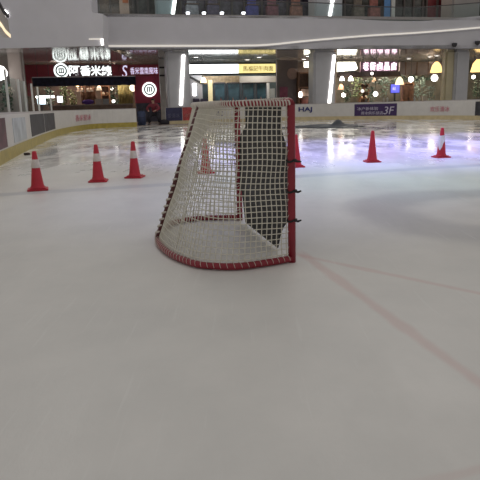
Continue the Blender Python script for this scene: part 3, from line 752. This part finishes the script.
c, w, h = place(36, 95.6, 54.5, 98.2, (SHOP[0]-.3, SL))
t = thing('light_bar', 'thin white light bar over the lit boards in the left shop', 'lamp', c, TH)
MB().box((0, 0, h/2), (w, .2, .16), bev=.03).build('tube', LAMPW, t); MB().box((0, 0, h/2+.12), (w*.98, .12, .08)).build('housing', DARK, t)
for s_ in (-.3, .3): MB().tube([(w*s_, 0, h/2+.15), (w*s_, 0, CLZ-.01-c.z)], .02, 5).build('wire', DARK, t)

# ------------------------------------------------------------------ lamps
def pendant(px, py, r, m, label, pl, shade=None, kind='globe', top=SOFF):
    p = P(px, py, pl); t = thing('pendant_lamp', label, 'lamp', p, 0, 'pendant lamps in the shops')
    if kind == 'globe':
        MB().blob((0, 0, 0), (r, r, r), 2).build('globe', m, t, smooth=True); z = r
    elif kind == 'bell':
        MB().lathe([(0, r*.9), (r*.25, r*.9), (r*.7, r*.35), (r, -r*.8), (r*.94, -r*.8), (r*.6, .2*r), (0, .6*r)], 20).build('shade', m, t, smooth=True); z = r*.9
        MB().blob((0, 0, -r*.25), (r*.3, r*.3, r*.3), 1).build('bulb', LAMPW, t, smooth=True)
    MB().tube([(0, 0, z*.95), (0, 0, top-p.z)], .02, 5).build('cord', DARK, t)
    MB().lathe([(0, 0), (.09, 0), (.09, -.05), (0, -.07)], 12, (0, 0, top-p.z)).build('ceiling_rose', DARK, t)
GOLD = mat('lamp_gold', (.8, .55, .2), .4, emit=(1, .66, .25), es=1.6)
PL1 = (SHOP[0]-.6, SL)
for px, py, r, m, lab, pl, k in [
    (77.5, 85.5, .13, WARM, 'small warm globe lamp above the plants in the left shop', INTR, 'globe'),
    (99, 88, .24, mat('lamp_linen', (.7, .6, .5), .5, emit=(1, .8, .55), es=.5), 'linen bell shade lamp in the middle of the left shop', INTR, 'bell'),
    (115.5, 82.5, .13, LAMPW, 'small white globe lamp in front of the olive curtain', (INTR[0]-.9, SL), 'globe'),
    (112, 88.5, .13, LAMPW, 'small white globe lamp left of the olive curtain', INTR, 'globe'),
    (133, 88, .30, mat('lamp_milk', (.8, .75, .65), .5, emit=(1, .88, .66), es=1.6), 'milky globe lamp left of the crimson panel', (INTR[0]-.8, SL), 'globe'),
    (203.5, 80, .26, WARM, 'warm bell lamp at the left end of the middle shop', (INTR[0]-.9, SL), 'bell'),
    (342, 78.5, .22, LAMPW, 'white bell lamp at the left end of the right shop', PL1, 'bell'),
    (350.8, 78.5, .24, LAMPW, 'second white bell lamp from the middle grey column', PL1, 'bell'),
    (343.5, 95, .20, LAMPW, 'low white globe lamp beside the middle grey column', INTR, 'globe'),
    (341, 87, .30, mat('lamp_peach', (.8, .5, .3), .5, emit=(1, .6, .35), es=.8), 'peach bell lamp below the white one at the middle column', (INTR[0]+1.2, SL), 'bell'),
    (372, 73.5, .12, LAMPW, 'tiny white globe lamp under the pink characters', PL1, 'globe'),
    (374, 80, .22, mat('lamp_amber', (.8, .5, .3), .5, emit=(1, .65, .38), es=.6), 'amber bell lamp in the middle of the right shop', INTR, 'bell'),
    (375.5, 94, .22, LAMPW, 'low white globe lamp beneath the pink characters', PL1, 'globe'),
    (362.5, 91, .16, mat('lamp_grey', (.7, .7, .7), .5, emit=(1, .95, .9), es=1.0), 'dim grey globe lamp left of the dark plant', PL1, 'globe'),
    (399.5, 81, .40, mat('lamp_cream', (.8, .75, .5), .5, emit=(1, .9, .55), es=1.3), 'wide cream bell lamp above the blue screen', PL1, 'bell'),
    (408.5, 93, .18, WARM, 'small warm globe lamp low in the rightmost shop', INTR, 'globe'),
    (434.5, 78, .31, LAMPW, 'large white globe lamp below the golden lamp', PL1, 'globe'),
    (436.5, 67.5, .55, GOLD, 'large golden bell lamp left of the cream pier', (SHOP[0]-2, SL), 'bell'),
    (478, 66, .65, GOLD, 'large golden bell lamp at the right edge of the photograph', (SHOP[0]-2, SL), 'bell'),
    (473.5, 77, .18, LAMPW, 'small white globe lamp right of the grey column at the right edge', PL1, 'globe'),
    (0, 73, .45, LAMPW, 'white globe lamp at the left edge under the balcony', (38.5, 0), 'globe')]:
    pendant(px, py, r, m, lab, pl, None, k, SOFF if px > 20 else 5.05)
# ring lamp
p = P(411, 79.3, PL1); t = thing('ring_lamp', 'white ring lamp right of the blue screen', 'lamp', p, TH)
MB().tube([(math.cos(a)*.19, 0, math.sin(a)*.19) for a in [2*PI*k/20 for k in range(20)]], .07, 8, closed=True).build('ring', LAMPW, t, smooth=True)
MB().tube([(0, 0, .2), (0, 0, SOFF-p.z)], .02, 5).build('cord', DARK, t)
# downlights in the soffit
for px, py, lab in ((128.5, 57.5, 'downlight in the soffit above the lilac lettering'), (196, 57, 'leftmost downlight over the white lightbox'), (247.5, 59.5, 'downlight over the yellow end of the lightbox, left of two'), (259, 57, 'downlight over the yellow end of the lightbox, right of two'), (308, 56, 'downlight above the small white sign'), (304, 59, 'fainter downlight left of the one above the small white sign'), (409, 58.5, 'downlight left of the golden lamp'), (430, 56.5, 'downlight just above left of the golden lamp'), (437, 55.5, 'downlight above the golden lamp')):
    p = atz(px, py, SOFF-.02); t = thing('downlight', lab, 'lamp', p, 0, 'downlights in the soffit')
    MB().lathe([(.26, .02), (.26, -.03), (.19, -.04), (.19, -.01)], 18).build('bezel', GREY, t)
    MB().lathe([(0, -.035), (.18, -.03), (.18, .0), (0, .0)], 18).build('lens', LAMPW, t)
# spots on the balcony floor edge
for px, lab in ((188, 'small spotlight on the balcony edge nearest the upper left column'), (204, 'second small spotlight from the upper left column'), (222, 'third small spotlight from the upper left column'), (243.5, 'fourth small spotlight from the upper left column')):
    p = P(px, 14.6, (FAS[0]+.15, SL)); t = thing('spotlight', lab, 'lamp', (p.x, p.y, p.z-.10), TH, 'spotlights on the balcony edge')
    MB().box((0, .05, .05), (.22, .16, .10)).build('bracket', DARK, t)
    MB().lathe([(0, 0), (.10, 0), (.14, .14), (.12, .17), (0, .17)], 14, (0, -.0, .10)).build('lamp_head', mat('spot_white', (.9, .9, .9), .4, emit=(.9, .94, 1), es=3), t, smooth=True)
p = P(5, 13.5, (24, 0)); 
for px, py, lab in ((453, 47, 'dark dome camera on the fascia left of the right edge'), (476, 45, 'dark dome camera on the fascia at the right edge')):
    p = P(px, py-2, (FAS[0]-.03, SL)); t = thing('dome_camera', lab, 'camera', p, TH, 'dome cameras on the fascia')
    MB().lathe([(0, .12), (.2, .12), (.2, 0), (.17, -.1), (.1, -.17), (0, -.19)], 16, (0, -.2, 0)).build('dome', DARK, t, smooth=True)
    MB().box((0, -.1, .16), (.2, .22, .08)).build('bracket', GREY, t)

# ------------------------------------------------------------------ plants, furniture, curtains
LEAF = mat('leaf_green', (.08, .12, .045), .6, 0, .5, 9); LEAFD = mat('leaf_dark', (.045, .085, .055), .6, 0, .5, 9); LEAFO = mat('leaf_olive', (.16, .17, .05), .6, 0, .4, 9)
POT = mat('pot_clay', (.25, .2, .17), .6)
def plant(px, py0, py1, wpx, m, label, pl, dens=110):
    c, w, h = place(px-wpx/2, py0, px+wpx/2, py1, pl); top = c.z+h
    t = thing('potted_plant', label, 'plant', (c.x, c.y, .03), 0, 'potted plants in the shops')
    MB().lathe([(0, 0), (.2, 0), (.27, .45), (.29, .5), (.24, .5), (.22, .42), (0, .42)], 16).build('pot', POT, t, smooth=True)
    MB().tube([(0, 0, .4), (.03, .02, top*.5), (0, 0, top*.85)], [.04, .03, .015], 6).build('stem', mat('bark', (.10, .07, .045), .8), t)
    mb = MB()
    for _ in range(dens):
        a = random.uniform(0, 2*PI); zz = random.uniform(.45*top, top-.05); rr = w/2*math.sqrt(random.random())*(1-.3*abs((zz/top-.7)/.3))
        p = Vector((math.cos(a)*rr, math.sin(a)*rr, zz)); L_ = random.uniform(.16, .3); d = Vector((random.uniform(-1, 1), random.uniform(-1, 1), random.uniform(-.5, .8))).normalized()
        s = d.orthogonal().normalized()*L_*.28
        v = [mb.bm.verts.new(q) for q in (p, p+d*L_*.5+s, p+d*L_, p+d*L_*.5-s)]; mb.bm.faces.new(v)
    mb.build('foliage', m, t)
plant(50, 88, 107, 8, LEAFD, 'dark bushy potted plant between the two lit white boards', (SHOP[0]+.9, SL))
plant(65, 85, 106, 7, LEAF, 'tall green potted plant right of the lit white boards', (SHOP[0]+1.0, SL))
plant(73, 91, 106, 7, LEAFO, 'yellow green potted plant left of the purple cushion', SHOP)
plant(115, 84, 105, 8, LEAFD, 'dark potted plant left of the olive curtain', SHOP)
plant(347, 86, 104, 8, LEAFD, 'dark potted plant under the white bell lamps', SHOP)
plant(357, 75, 103, 10, LEAF, 'broad green potted plant left of the pink characters', INTR, 160)
plant(370, 86, 103, 9, LEAFD, 'nearly black potted plant under the pink characters', SHOP)
plant(384, 75, 103, 9, LEAFD, 'dark potted plant left of the blue screen', INTR)
plant(419, 77, 103, 11, mat('leaf_teal', (.09, .14, .12), .6, 0, .4, 9), 'grey green potted plant in the middle of the rightmost shop', INTR, 170)
plant(430, 86, 103, 9, mat('leaf_teal', (.05, .09, .075), .6), 'grey green potted plant under the large white globe lamp', SHOP)
plant(476, 80, 104, 9, LEAFD, 'dark potted plant at the right edge of the photograph', SHOP, 150)
plant(8, 84, 110, 11, LEAFD, 'dark potted plant under the balcony at the left edge', (39, 0), 140)
def curtain(px0, px1, py0, py1, m, label, pl):
    c, w, h = place(px0, py0, px1, py1, pl); t = thing('curtain', label, 'curtain', c, TH)
    n = 40; path = [Vector((-w/2+w*i/n, .10*math.sin(i*1.5), 0)) for i in range(n+1)]
    MB().wall(path, 0, h, .02).build('cloth', m, t, smooth=True)
    MB().tube([(-w/2-.1, 0, h+.04), (w/2+.1, 0, h+.04)], .04, 8).build('rod', DARK, t)
curtain(119, 133, 84, 104, mat('curtain_olive', (.26, .23, .10), .8, 0, .2, 3), 'olive yellow curtain hanging in the right part of the left shop', INTR)
curtain(82, 96, 80, 104, mat('curtain_rust', (.20, .11, .07), .8, 0, .3, 3), 'rust brown curtain hanging behind the purple cushion', INTR)
def counter(px0, px1, py, m, label, pl, d=.7):
    c, w, h = place(px0, py, px1, 110, pl); top = c.z+h
    t = thing('counter', label, 'counter', Vector((c.x, c.y, .03)), TH)
    MB().box((0, 0, (top-.08)/2), (w*.97, d*.9, top-.08), bev=.02).build('body', m, t)
    MB().box((0, 0, top-.06), (w, d, .06), bev=.015).build('worktop', mat('worktop', (.32, .27, .23), .4, 0, .1, 3), t)
    return Vector((c.x, c.y, .03+top-.03)), w
top1, w1 = counter(50, 134, 104.5, mat('counter_wood', (.16, .10, .07), .5, 0, .25, 3), 'long brown counter running along the left shop', (SHOP[0]-1.2, SL))
top2, w2 = counter(340, 444, 101.5, mat('counter_grey', (.20, .18, .17), .5, 0, .2, 3), 'long grey counter running along the right shop', (SHOP[0]-1.6, SL))
top3_, w3 = counter(205, 277, 102, mat('counter_maroon', (.16, .08, .08), .5, 0, .35, 3), 'dark maroon counter along the middle shop', (SHOP[0]-1.2, SL))
def ontop(px, z, pl): p = P(px, 100, pl); return Vector((p.x, p.y, z))
pl_ = (SHOP[0]-1.2, SL)
t = thing('cushion', 'purple cushion lying on the brown counter of the left shop', 'cushion', ontop(88, top1.z, pl_), TH)
MB().blob((0, 0, .20), (.48, .25, .20), 3).build('cover', mat('purple_cloth', (.10, .035, .26), .8), t, smooth=True)
MB().tube([(math.cos(a)*.48, math.sin(a)*.25, .20) for a in [2*PI*k/28 for k in range(28)]], .02, 6, closed=True).build('piping', mat('purple_dark', (.05, .02, .14), .8), t)
for px, col, lab in ((98.5, (.45, .38, .33), 'beige box on the brown counter right of the purple cushion'), (105.5, (.3, .3, .3), 'grey box on the brown counter, second right of the purple cushion')):
    t = thing('carton', lab, 'box', ontop(px, top1.z, pl_), TH+.1)
    MB().box((0, 0, .19), (.5, .35, .38), bev=.02).build('body', mat('carton'+str(px), col, .7), t); MB().box((0, 0, .39), (.52, .37, .05), bev=.01).build('lid', mat('carton'+str(px), col, .7), t)
p = ontop(113.5, top1.z, pl_); t = thing('table_lamp', 'tiny glowing table lamp on the brown counter', 'lamp', p)
MB().lathe([(0, 0), (.1, 0), (.1, .03), (.02, .05), (.02, .14), (0, .14)], 12).build('base', DARK, t, smooth=True); MB().blob((0, 0, .22), (.12, .12, .12), 2).build('bulb', LAMPW, t, smooth=True)
pl2 = (SHOP[0]-1.6, SL)
t = thing('carton', 'pale box on the grey counter below the large white globe lamp', 'box', ontop(424.5, top2.z, pl2), TH)
MB().box((0, 0, .2), (.42, .3, .4), bev=.02).build('body', mat('carton_pale', (.5, .47, .40), .7), t); MB().box((0, 0, .41), (.44, .32, .05), bev=.01).build('lid', mat('carton_pale', (.5, .47, .40), .7), t)
def bottle(px, z, pl, col, label, grp):
    t = thing('bottle', label, 'bottle', ontop(px, z, pl), 0, grp)
    MB().lathe([(0, 0), (.075, 0), (.08, .02), (.08, .24), (.03, .32), (.028, .40), (0, .40)], 14).build('body', mat('bottle'+str(col), col, .15, spec=.8), t, smooth=True)
    MB().lathe([(0, .40), (.036, .40), (.036, .46), (0, .46)], 12).build('cap', DARK, t)
for px, col, lab in ((384, (.4, .4, .38), 'grey bottle on the grey counter left of the blue screen'), (387.5, (.5, .5, .45), 'pale bottle on the grey counter just left of the blue screen'), (414.5, (.45, .5, .5), 'pale bottle on the grey counter, first left of the pale box'), (419.5, (.4, .45, .45), 'grey bottle on the grey counter next to the pale box'), (366, (.1, .1, .1), 'black bottle on the grey counter under the pink characters')):
    bottle(px, top2.z, pl2, col, lab, 'bottles on the counter of the right shop')
for px, col, lab in ((221, (.35, .1, .1), 'dark red bottle at the left of the maroon counter'), (233, (.28, .14, .12), 'brown red bottle, second on the maroon counter'), (246, (.35, .12, .10), 'red bottle in the middle of the maroon counter'), (261, (.4, .16, .16), 'pinkish bottle at the right of the maroon counter')):
    bottle(px, top3_.z, pl_, col, lab, 'bottles on the counter of the middle shop')
t = thing('cupboard', 'low brown cupboard inside the rightmost shop', 'cupboard', Vector((*P(407, 95, SHOP)[:2], .03)), TH)
MB().box((0, 0, 1.3), (1.1, .5, 2.6), bev=.03).build('body', mat('cup_brown', (.20, .11, .08), .5, 0, .2, 3), t)
for s in (-1, 1):
    d = MB().box((s*.27, -.27, 1.3), (.5, .04, 2.4), bev=.01).build('door', WD2, t); MB().box((s*.06, -.31, 1.3), (.03, .04, .3)).build('handle', DARK, d)

def stool(px, label, pl, m, h=.75):
    p = P(px, 100, pl); t = thing('bar_stool', label, 'stool', (p.x, p.y, .03), TH, 'stools in the shops')
    MB().lathe([(0, h-.06), (.17, h-.06), (.19, h-.03), (.17, h), (0, h)], 16).build('seat', m, t, smooth=True)
    for k in range(4):
        a = PI/4+k*PI/2; MB().tube([(math.cos(a)*.12, math.sin(a)*.12, h-.05), (math.cos(a)*.2, math.sin(a)*.2, 0)], .018, 6).build('leg', DARK, t)
def shelf_unit(px0, px1, py, label, pl, cols, m):
    c, w, h = place(px0, py, px1, 110, pl); top = c.z+h
    t = thing('shelf_unit', label, 'shelf', Vector((c.x, c.y, .03)), TH)
    for s_ in (-1, 1): MB().box((s_*(w/2-.04), 0, top/2), (.08, .4, top)).build('side_panel', m, t)
    MB().box((0, .2, top/2), (w, .04, top)).build('back_panel', WD1, t)
    n = 0
    for k in range(5):
        z = .1+(top-.15)*k/4; MB().box((0, 0, z), (w-.1, .38, .05)).build('shelf', m, t)
        if k in (2, 3):
            q = max(2, int(w/.5))
            for i in range(q):
                x = -w/2+w*(i+.5)/q; hh = random.uniform(.20, .33); col = cols[n % len(cols)]; n += 1
                p = Matrix.Rotation(TH, 4, 'Z') @ Vector((x, -.02, 0))+Vector((c.x, c.y, .03+z+.026))
                g = thing('jar', nm_jar(k, i, q)+' '+label.split(' shelf')[0]+' shelf', 'jar', p, 0, 'jars on the shop shelves')
                MB().lathe([(0, 0), (.11, 0), (.13, .03), (.13, hh*.8), (.09, hh*.9), (.09, hh), (0, hh)], 12).build('body', mat('jar%d' % (n % 6)+label[:4], col, .4), g, smooth=True)
                MB().lathe([(0, hh), (.10, hh), (.10, hh+.05), (0, hh+.05)], 12).build('lid', DARK, g)
ORD = ['first', 'second', 'third', 'fourth', 'fifth', 'sixth', 'seventh', 'eighth', 'ninth', 'tenth']
def nm_jar(k, i, q): return 'jar '+ORD[i]+' from the left on the '+('middle' if k == 2 else 'upper')+' board of the'
shelf_unit(102, 111, 86, 'brown shelf left of the dark potted plant', (INTR[0]+.6, SL), [(.40, .22, .12), (.30, .28, .20), (.42, .36, .28), (.15, .10, .06)], WD2)
shelf_unit(359, 368, 84, 'dark wooden shelf under the pink characters', (INTR[0]+1.6, SL), [(.42, .24, .12), (.5, .42, .3), (.3, .3, .3), (.16, .2, .12)], WD1)
shelf_unit(402, 412, 83, 'low brown shelf right of the blue screen', (INTR[0]+1.2, SL), [(.5, .22, .10), (.42, .3, .2), (.2, .25, .2)], WD2)
for px, lab in ((352, 'brown stool left of the dark plant under the bell lamps'), (379, 'brown stool below the pink characters'), (416, 'brown stool in the middle of the rightmost shop')): stool(px, lab, (SHOP[0]-.6, SL), WD2, 1.12)
for px0, px1, lab in ((76, 84.5, 'pale wall shelf with two cups above the purple cushion, left of two'), (86, 93.5, 'pale wall shelf with two cups above the purple cushion, right of two')):
    c, w, h = place(px0, 90.4, px1, 91.6, (INTR[0]-.5, SL)); t = thing('wall_shelf', lab, 'shelf', c, TH, 'pale wall shelves in the left shop')
    MB().box((0, 0, h/2), (w, .3, .08)).build('board', mat('shelf_pale', (.6, .52, .44), .5), t)
    for s_ in (-1, 1): MB().prism([(s_*w*.35, .15, 0), (s_*w*.35, -.12, 0), (s_*w*.35, .15, -.25)], (.03, 0, 0)).build('bracket', WD1, t)
    for s_, nm in ((-.22, 'left'), (.2, 'right')):
        p = Matrix.Rotation(TH, 4, 'Z') @ Vector((w*s_, 0, h/2+.04))+c
        g = thing('cup', nm+' cup on the '+lab.split(', ')[1]+' of the pale wall shelves', 'cup', p, 0, 'cups on the pale wall shelves')
        MB().lathe([(0, 0), (.07, 0), (.10, .2), (.09, .2), (.065, .02), (0, .02)], 14).build('body', mat('cup_cream', (.5, .42, .34), .4), g, smooth=True)
        MB().tube([(.09, 0, .16), (.15, 0, .14), (.14, 0, .07), (.08, 0, .05)], .012, 6).build('handle', mat('cup_cream', (.5, .42, .34), .4), g)
def garland(px0, px1, py0, py1, label, pl):
    c, w, h = place(px0, py0, px1, py1, pl); t = thing('garland', label, 'garland', c, TH)
    pts = [Vector((-w/2+w*i/30, 0, h-.08-.25*abs(math.sin(i/30*PI*3)))) for i in range(31)]
    MB().tube(pts, .03, 6).build('vine', mat('bark', (.10, .07, .045), .8), t)
    mb = MB()
    for _ in range(260):
        p = pts[random.randrange(31)]+Vector((random.uniform(-.1, .1), random.uniform(-.18, .18), random.uniform(-h*.5, .06))); d = Vector((random.uniform(-1, 1), random.uniform(-1, 1), random.uniform(-1, .3))).normalized(); L_ = random.uniform(.14, .26); q = d.orthogonal().normalized()*L_*.3
        mb.bm.faces.new([mb.bm.verts.new(x) for x in (p, p+d*L_*.5+q, p+d*L_, p+d*L_*.5-q)])
    mb.build('foliage', LEAFD, t)
garland(359, 396, 76.5, 84, 'dark green garland hanging under the pink lit characters', (SHOP[0]+.9, SL))
garland(402, 432, 74, 80, 'dark green garland hanging under the brown header board', (SHOP[0]+.12, SL))
# ------------------------------------------------------------------ upper floor shop windows
def upwin(px0, px1, m, label, mull=2, pl=(UPP[0]-.3, SL)):
    a = P(px0, 8, pl); b2 = P(px1, 8, pl); c = (a+b2)/2; w = (b2-a).length-.25; z0, h = 7.25, 3.6
    t = thing('shop_window', label, 'window', (c.x, c.y, z0), TH, 'upper floor shop windows')
    mb = MB()
    for k in range(mull+1): mb.box((-w/2+w*k/mull, 0, h/2), (.14, .16, h))
    mb.box((0, 0, h), (w, .16, .14)); mb.box((0, 0, .07), (w, .16, .14)); mb.build('window_frame', mat('upper_frame', (.07, .055, .05), .5), t)
    MB().box((0, .06, h/2), (w*.98, .03, h*.98)).build('pane', m, t)
GL1 = mat('pane_brown', (.10, .065, .045), .15, 0, .7, 1.2); GL2 = mat('pane_violet', (.055, .045, .065), .15, 0, .8, 2.5); GL3 = mat('pane_dark', (.05, .05, .045), .15, 0, .8, 1.5); GL4 = mat('pane_red', (.13, .025, .03), .2, 0, .4, 1)
upwin(97, 135, GL1, 'brown upper floor window left of the pale column, nearest the bulkhead', 3)
upwin(136, 160, GL3, 'dark upper floor window just left of the pale column', 2)
upwin(179, 246, GL2, 'wide violet tinted upper floor window right of the pale column', 5)
upwin(247, 314, GL2, 'wide violet tinted upper floor window left of the grey upper column', 5)
upwin(343, 383, GL3, 'dark upper floor window right of the grey upper column', 3)
upwin(393, 424, GL3, 'dark upper floor window left of the red one', 3)
upwin(425, 449, GL4, 'red upper floor window left of the warm grey column', 2)
upwin(477, 540, GL3, 'dark upper floor window in the top right corner', 3)
c, w, h = place(120, 3, 129.5, 14.5, (UPP[0]-.9, SL))
t = thing('poster_stand', 'orange and cream poster standing before the brown upper window', 'poster', Vector((c.x, c.y, 7.4)), TH)
MB().box((0, 0, .9), (w, .06, 1.7)).build('board', mat('poster_cream', (.55, .40, .33), .6, 0, .1, 2), t); MB().box((w*.15, -.04, 1.35), (w*.6, .03, .5), bev=.01).build('print', mat('poster_orange', (.55, .16, .05), .6, 0, .2, 3), t); MB().box((0, .05, .05), (w*1.1, .3, .08)).build('foot', DARK, t)
c, w, h = place(384, -2, 390, 16, (UPP[0]-1.0, SL))
t = thing('banner_stand', 'narrow blue banner stand at the upper floor edge', 'banner stand', Vector((c.x, c.y, 7.4)), TH)
MB().box((0, 0, 1.6), (w, .05, 3.1)).build('banner', mat('banner_blue', (.10, .24, .50), .6), t); MB().box((0, 0, .04), (w*1.2, .35, .08)).build('foot', DARK, t)
c, w, h = place(391, -2, 394.5, 16, (UPP[0]-1.0, SL))
t = thing('lamp_column', 'slim white lamp column right of the blue banner', 'lamp', Vector((c.x, c.y, 7.4)), TH)
MB().box((0, 0, 1.6), (w*.9, .25, 3.0), bev=.04).build('shade', mat('lampcol', (.6, .6, .58), .5), t); MB().box((0, 0, .05), (w*1.2, .32, .1)).build('foot', DARK, t)
for k, (px, col, nm) in enumerate(((192, (.3, .3, .34), 'grey'), (213, (.12, .10, .16), 'indigo'), (252, (.08, .08, .30), 'bright blue'), (272, (.22, .08, .10), 'maroon'), (296, (.30, .14, .10), 'rust'), (358, (.16, .13, .10), 'brown'), (374, (.28, .10, .08), 'brick red'))):
    p = P(px, 12, (UPP[0]-1.2, SL)); t = thing('display_stand', nm+' display stand behind the balcony glass, '+('left of' if px < 320 else 'right of')+' the grey upper column', 'display stand', (p.x, p.y, 7.4), TH, 'display stands on the upper floor')
    mm = mat('disp_'+nm, col, .6, 0, .4, 4)
    MB().box((0, 0, .5), (.9, .5, 1.0), bev=.05).build('cabinet', mm, t); MB().box((0, .1, 1.3), (.7, .1, .7), bev=.03).build('header', mm, t); MB().box((0, 0, 1.03), (.95, .55, .06)).build('top', WD1, t)
# glass balustrade over the fascia
t = thing('glass_balustrade', 'clear glass balustrade standing on the edge of the main balcony', 'balustrade')
gp = [Vector((p.x, p.y, 0))+ry*.30 for p in top3]; gz = [p.z for p in top3]
MB().wall(gp, gz, [z+1.0 for z in gz], .015).build('glass_pane', glass('bal_glass'), t)
MB().tube([g+Vector((0, 0, z+1.03)) for g, z in zip(gp, gz)], .035, 8).build('handrail', mat('rail_metal', (.10, .095, .10), .4, .3), t)
p = P(5, 13.5, (30, 0)); t = thing('wall_lamp', 'tiny white lamp beside the dark rail at the top left', 'lamp', (p.x, 36.95, P(5, 13.5, (36.965, 0)).z))
t.location.x = P(5, 13.5, (36.965, 0)).x
MB().lathe([(0, 0), (.2, 0), (.2, .06), (0, .1)], 14, M=Matrix.Rotation(PI/2, 4, 'X')).build('lens', LAMPW, t); MB().lathe([(0, 0), (.26, 0), (.26, .03), (0, .03)], 14, M=Matrix.Rotation(PI/2, 4, 'X')).build('bezel', GREY, t)

# ------------------------------------------------------------------ light
w = bpy.data.worlds.new('atrium_sky'); bpy.context.scene.world = w; w.use_nodes = True
bgn = w.node_tree.nodes['Background']; bgn.inputs['Color'].default_value = (1.0, .965, .93, 1); bgn.inputs['Strength'].default_value = .34
def area(name, loc, target, size, power, col):
    l = bpy.data.lights.new(name, 'AREA'); l.energy = power; l.size = size; l.color = col; o = bpy.data.objects.new(name, l); C.objects.link(o); o.location = loc
    o.rotation_euler = (Vector(target)-Vector(loc)).to_track_quat('-Z', 'Y').to_euler(); return o
def spot(name, loc, target, power, col, ang, blend=1.0, rad=.6):
    l = bpy.data.lights.new(name, 'SPOT'); l.energy = power; l.color = col; l.spot_size = math.radians(ang); l.spot_blend = blend; l.shadow_soft_size = rad
    o = bpy.data.objects.new(name, l); C.objects.link(o); o.location = loc; o.rotation_euler = (Vector(target)-Vector(loc)).to_track_quat('-Z', 'Y').to_euler(); return o
area('atrium_lamp', (-5, 22, 14), (-3, 22, 0), 7, 420, (1, .96, .9)); area('atrium_lamp', (7, 26, 14), (6, 25, 0), 7, 420, (1, .96, .92)); area('atrium_lamp', (1, 9, 13), (1, 9, 0), 6, 60, (1, .95, .88))
spot('violet_spot', (3.0, 15.5, 12), (3.0, 15.5, 0), 9000, (.36, .36, 1), 58); spot('violet_spot', (8.5, 17, 12), (8.5, 17, 0), 9000, (.38, .37, 1), 60); spot('violet_spot', (-1.6, 18, 12), (-1.6, 18, 0), 2200, (.5, .46, 1), 36)
spot('blue_spot', (.3, 8.2, 10), (.3, 8.2, 0), 700, (.40, .50, 1), 42)
spot('cyan_spot', (2.6, 10.2, 10), (2.6, 10.2, 0), 1100, (.45, .85, 1), 40)
for px, pw, col in ((60, 160, (1, .85, .7)), (115, 160, (1, .82, .6)), (215, 70, (.9, .97, 1)), (260, 60, (.95, .97, 1)), (305, 40, (1, .8, .6)), (350, 170, (1, .82, .6)), (385, 150, (1, .85, .75)), (425, 170, (1, .84, .62)), (475, 120, (1, .8, .55))):
    p = P(px, 80, (SHOP[0]+1.1, SL)); area('shop_lamp', (p.x, p.y, SOFF-.15), (p.x, p.y+.5, 0), 1.2, pw*1.6, col)
for px in (110, 210, 280, 370, 430):
    p = P(px, 10, (UPP[0]-1.6, SL)); area('upper_lamp', (p.x, p.y, 11.2), (p.x, p.y+.9, 7.5), 1.2, 26, (1, .85, .72))
vs = bpy.context.scene.view_settings; vs.view_transform = 'Standard'; vs.look = 'None'; vs.gamma = 1; vs.use_curve_mapping = False; vs.exposure = 0.05
bpy.context.scene.cycles.use_denoising = True
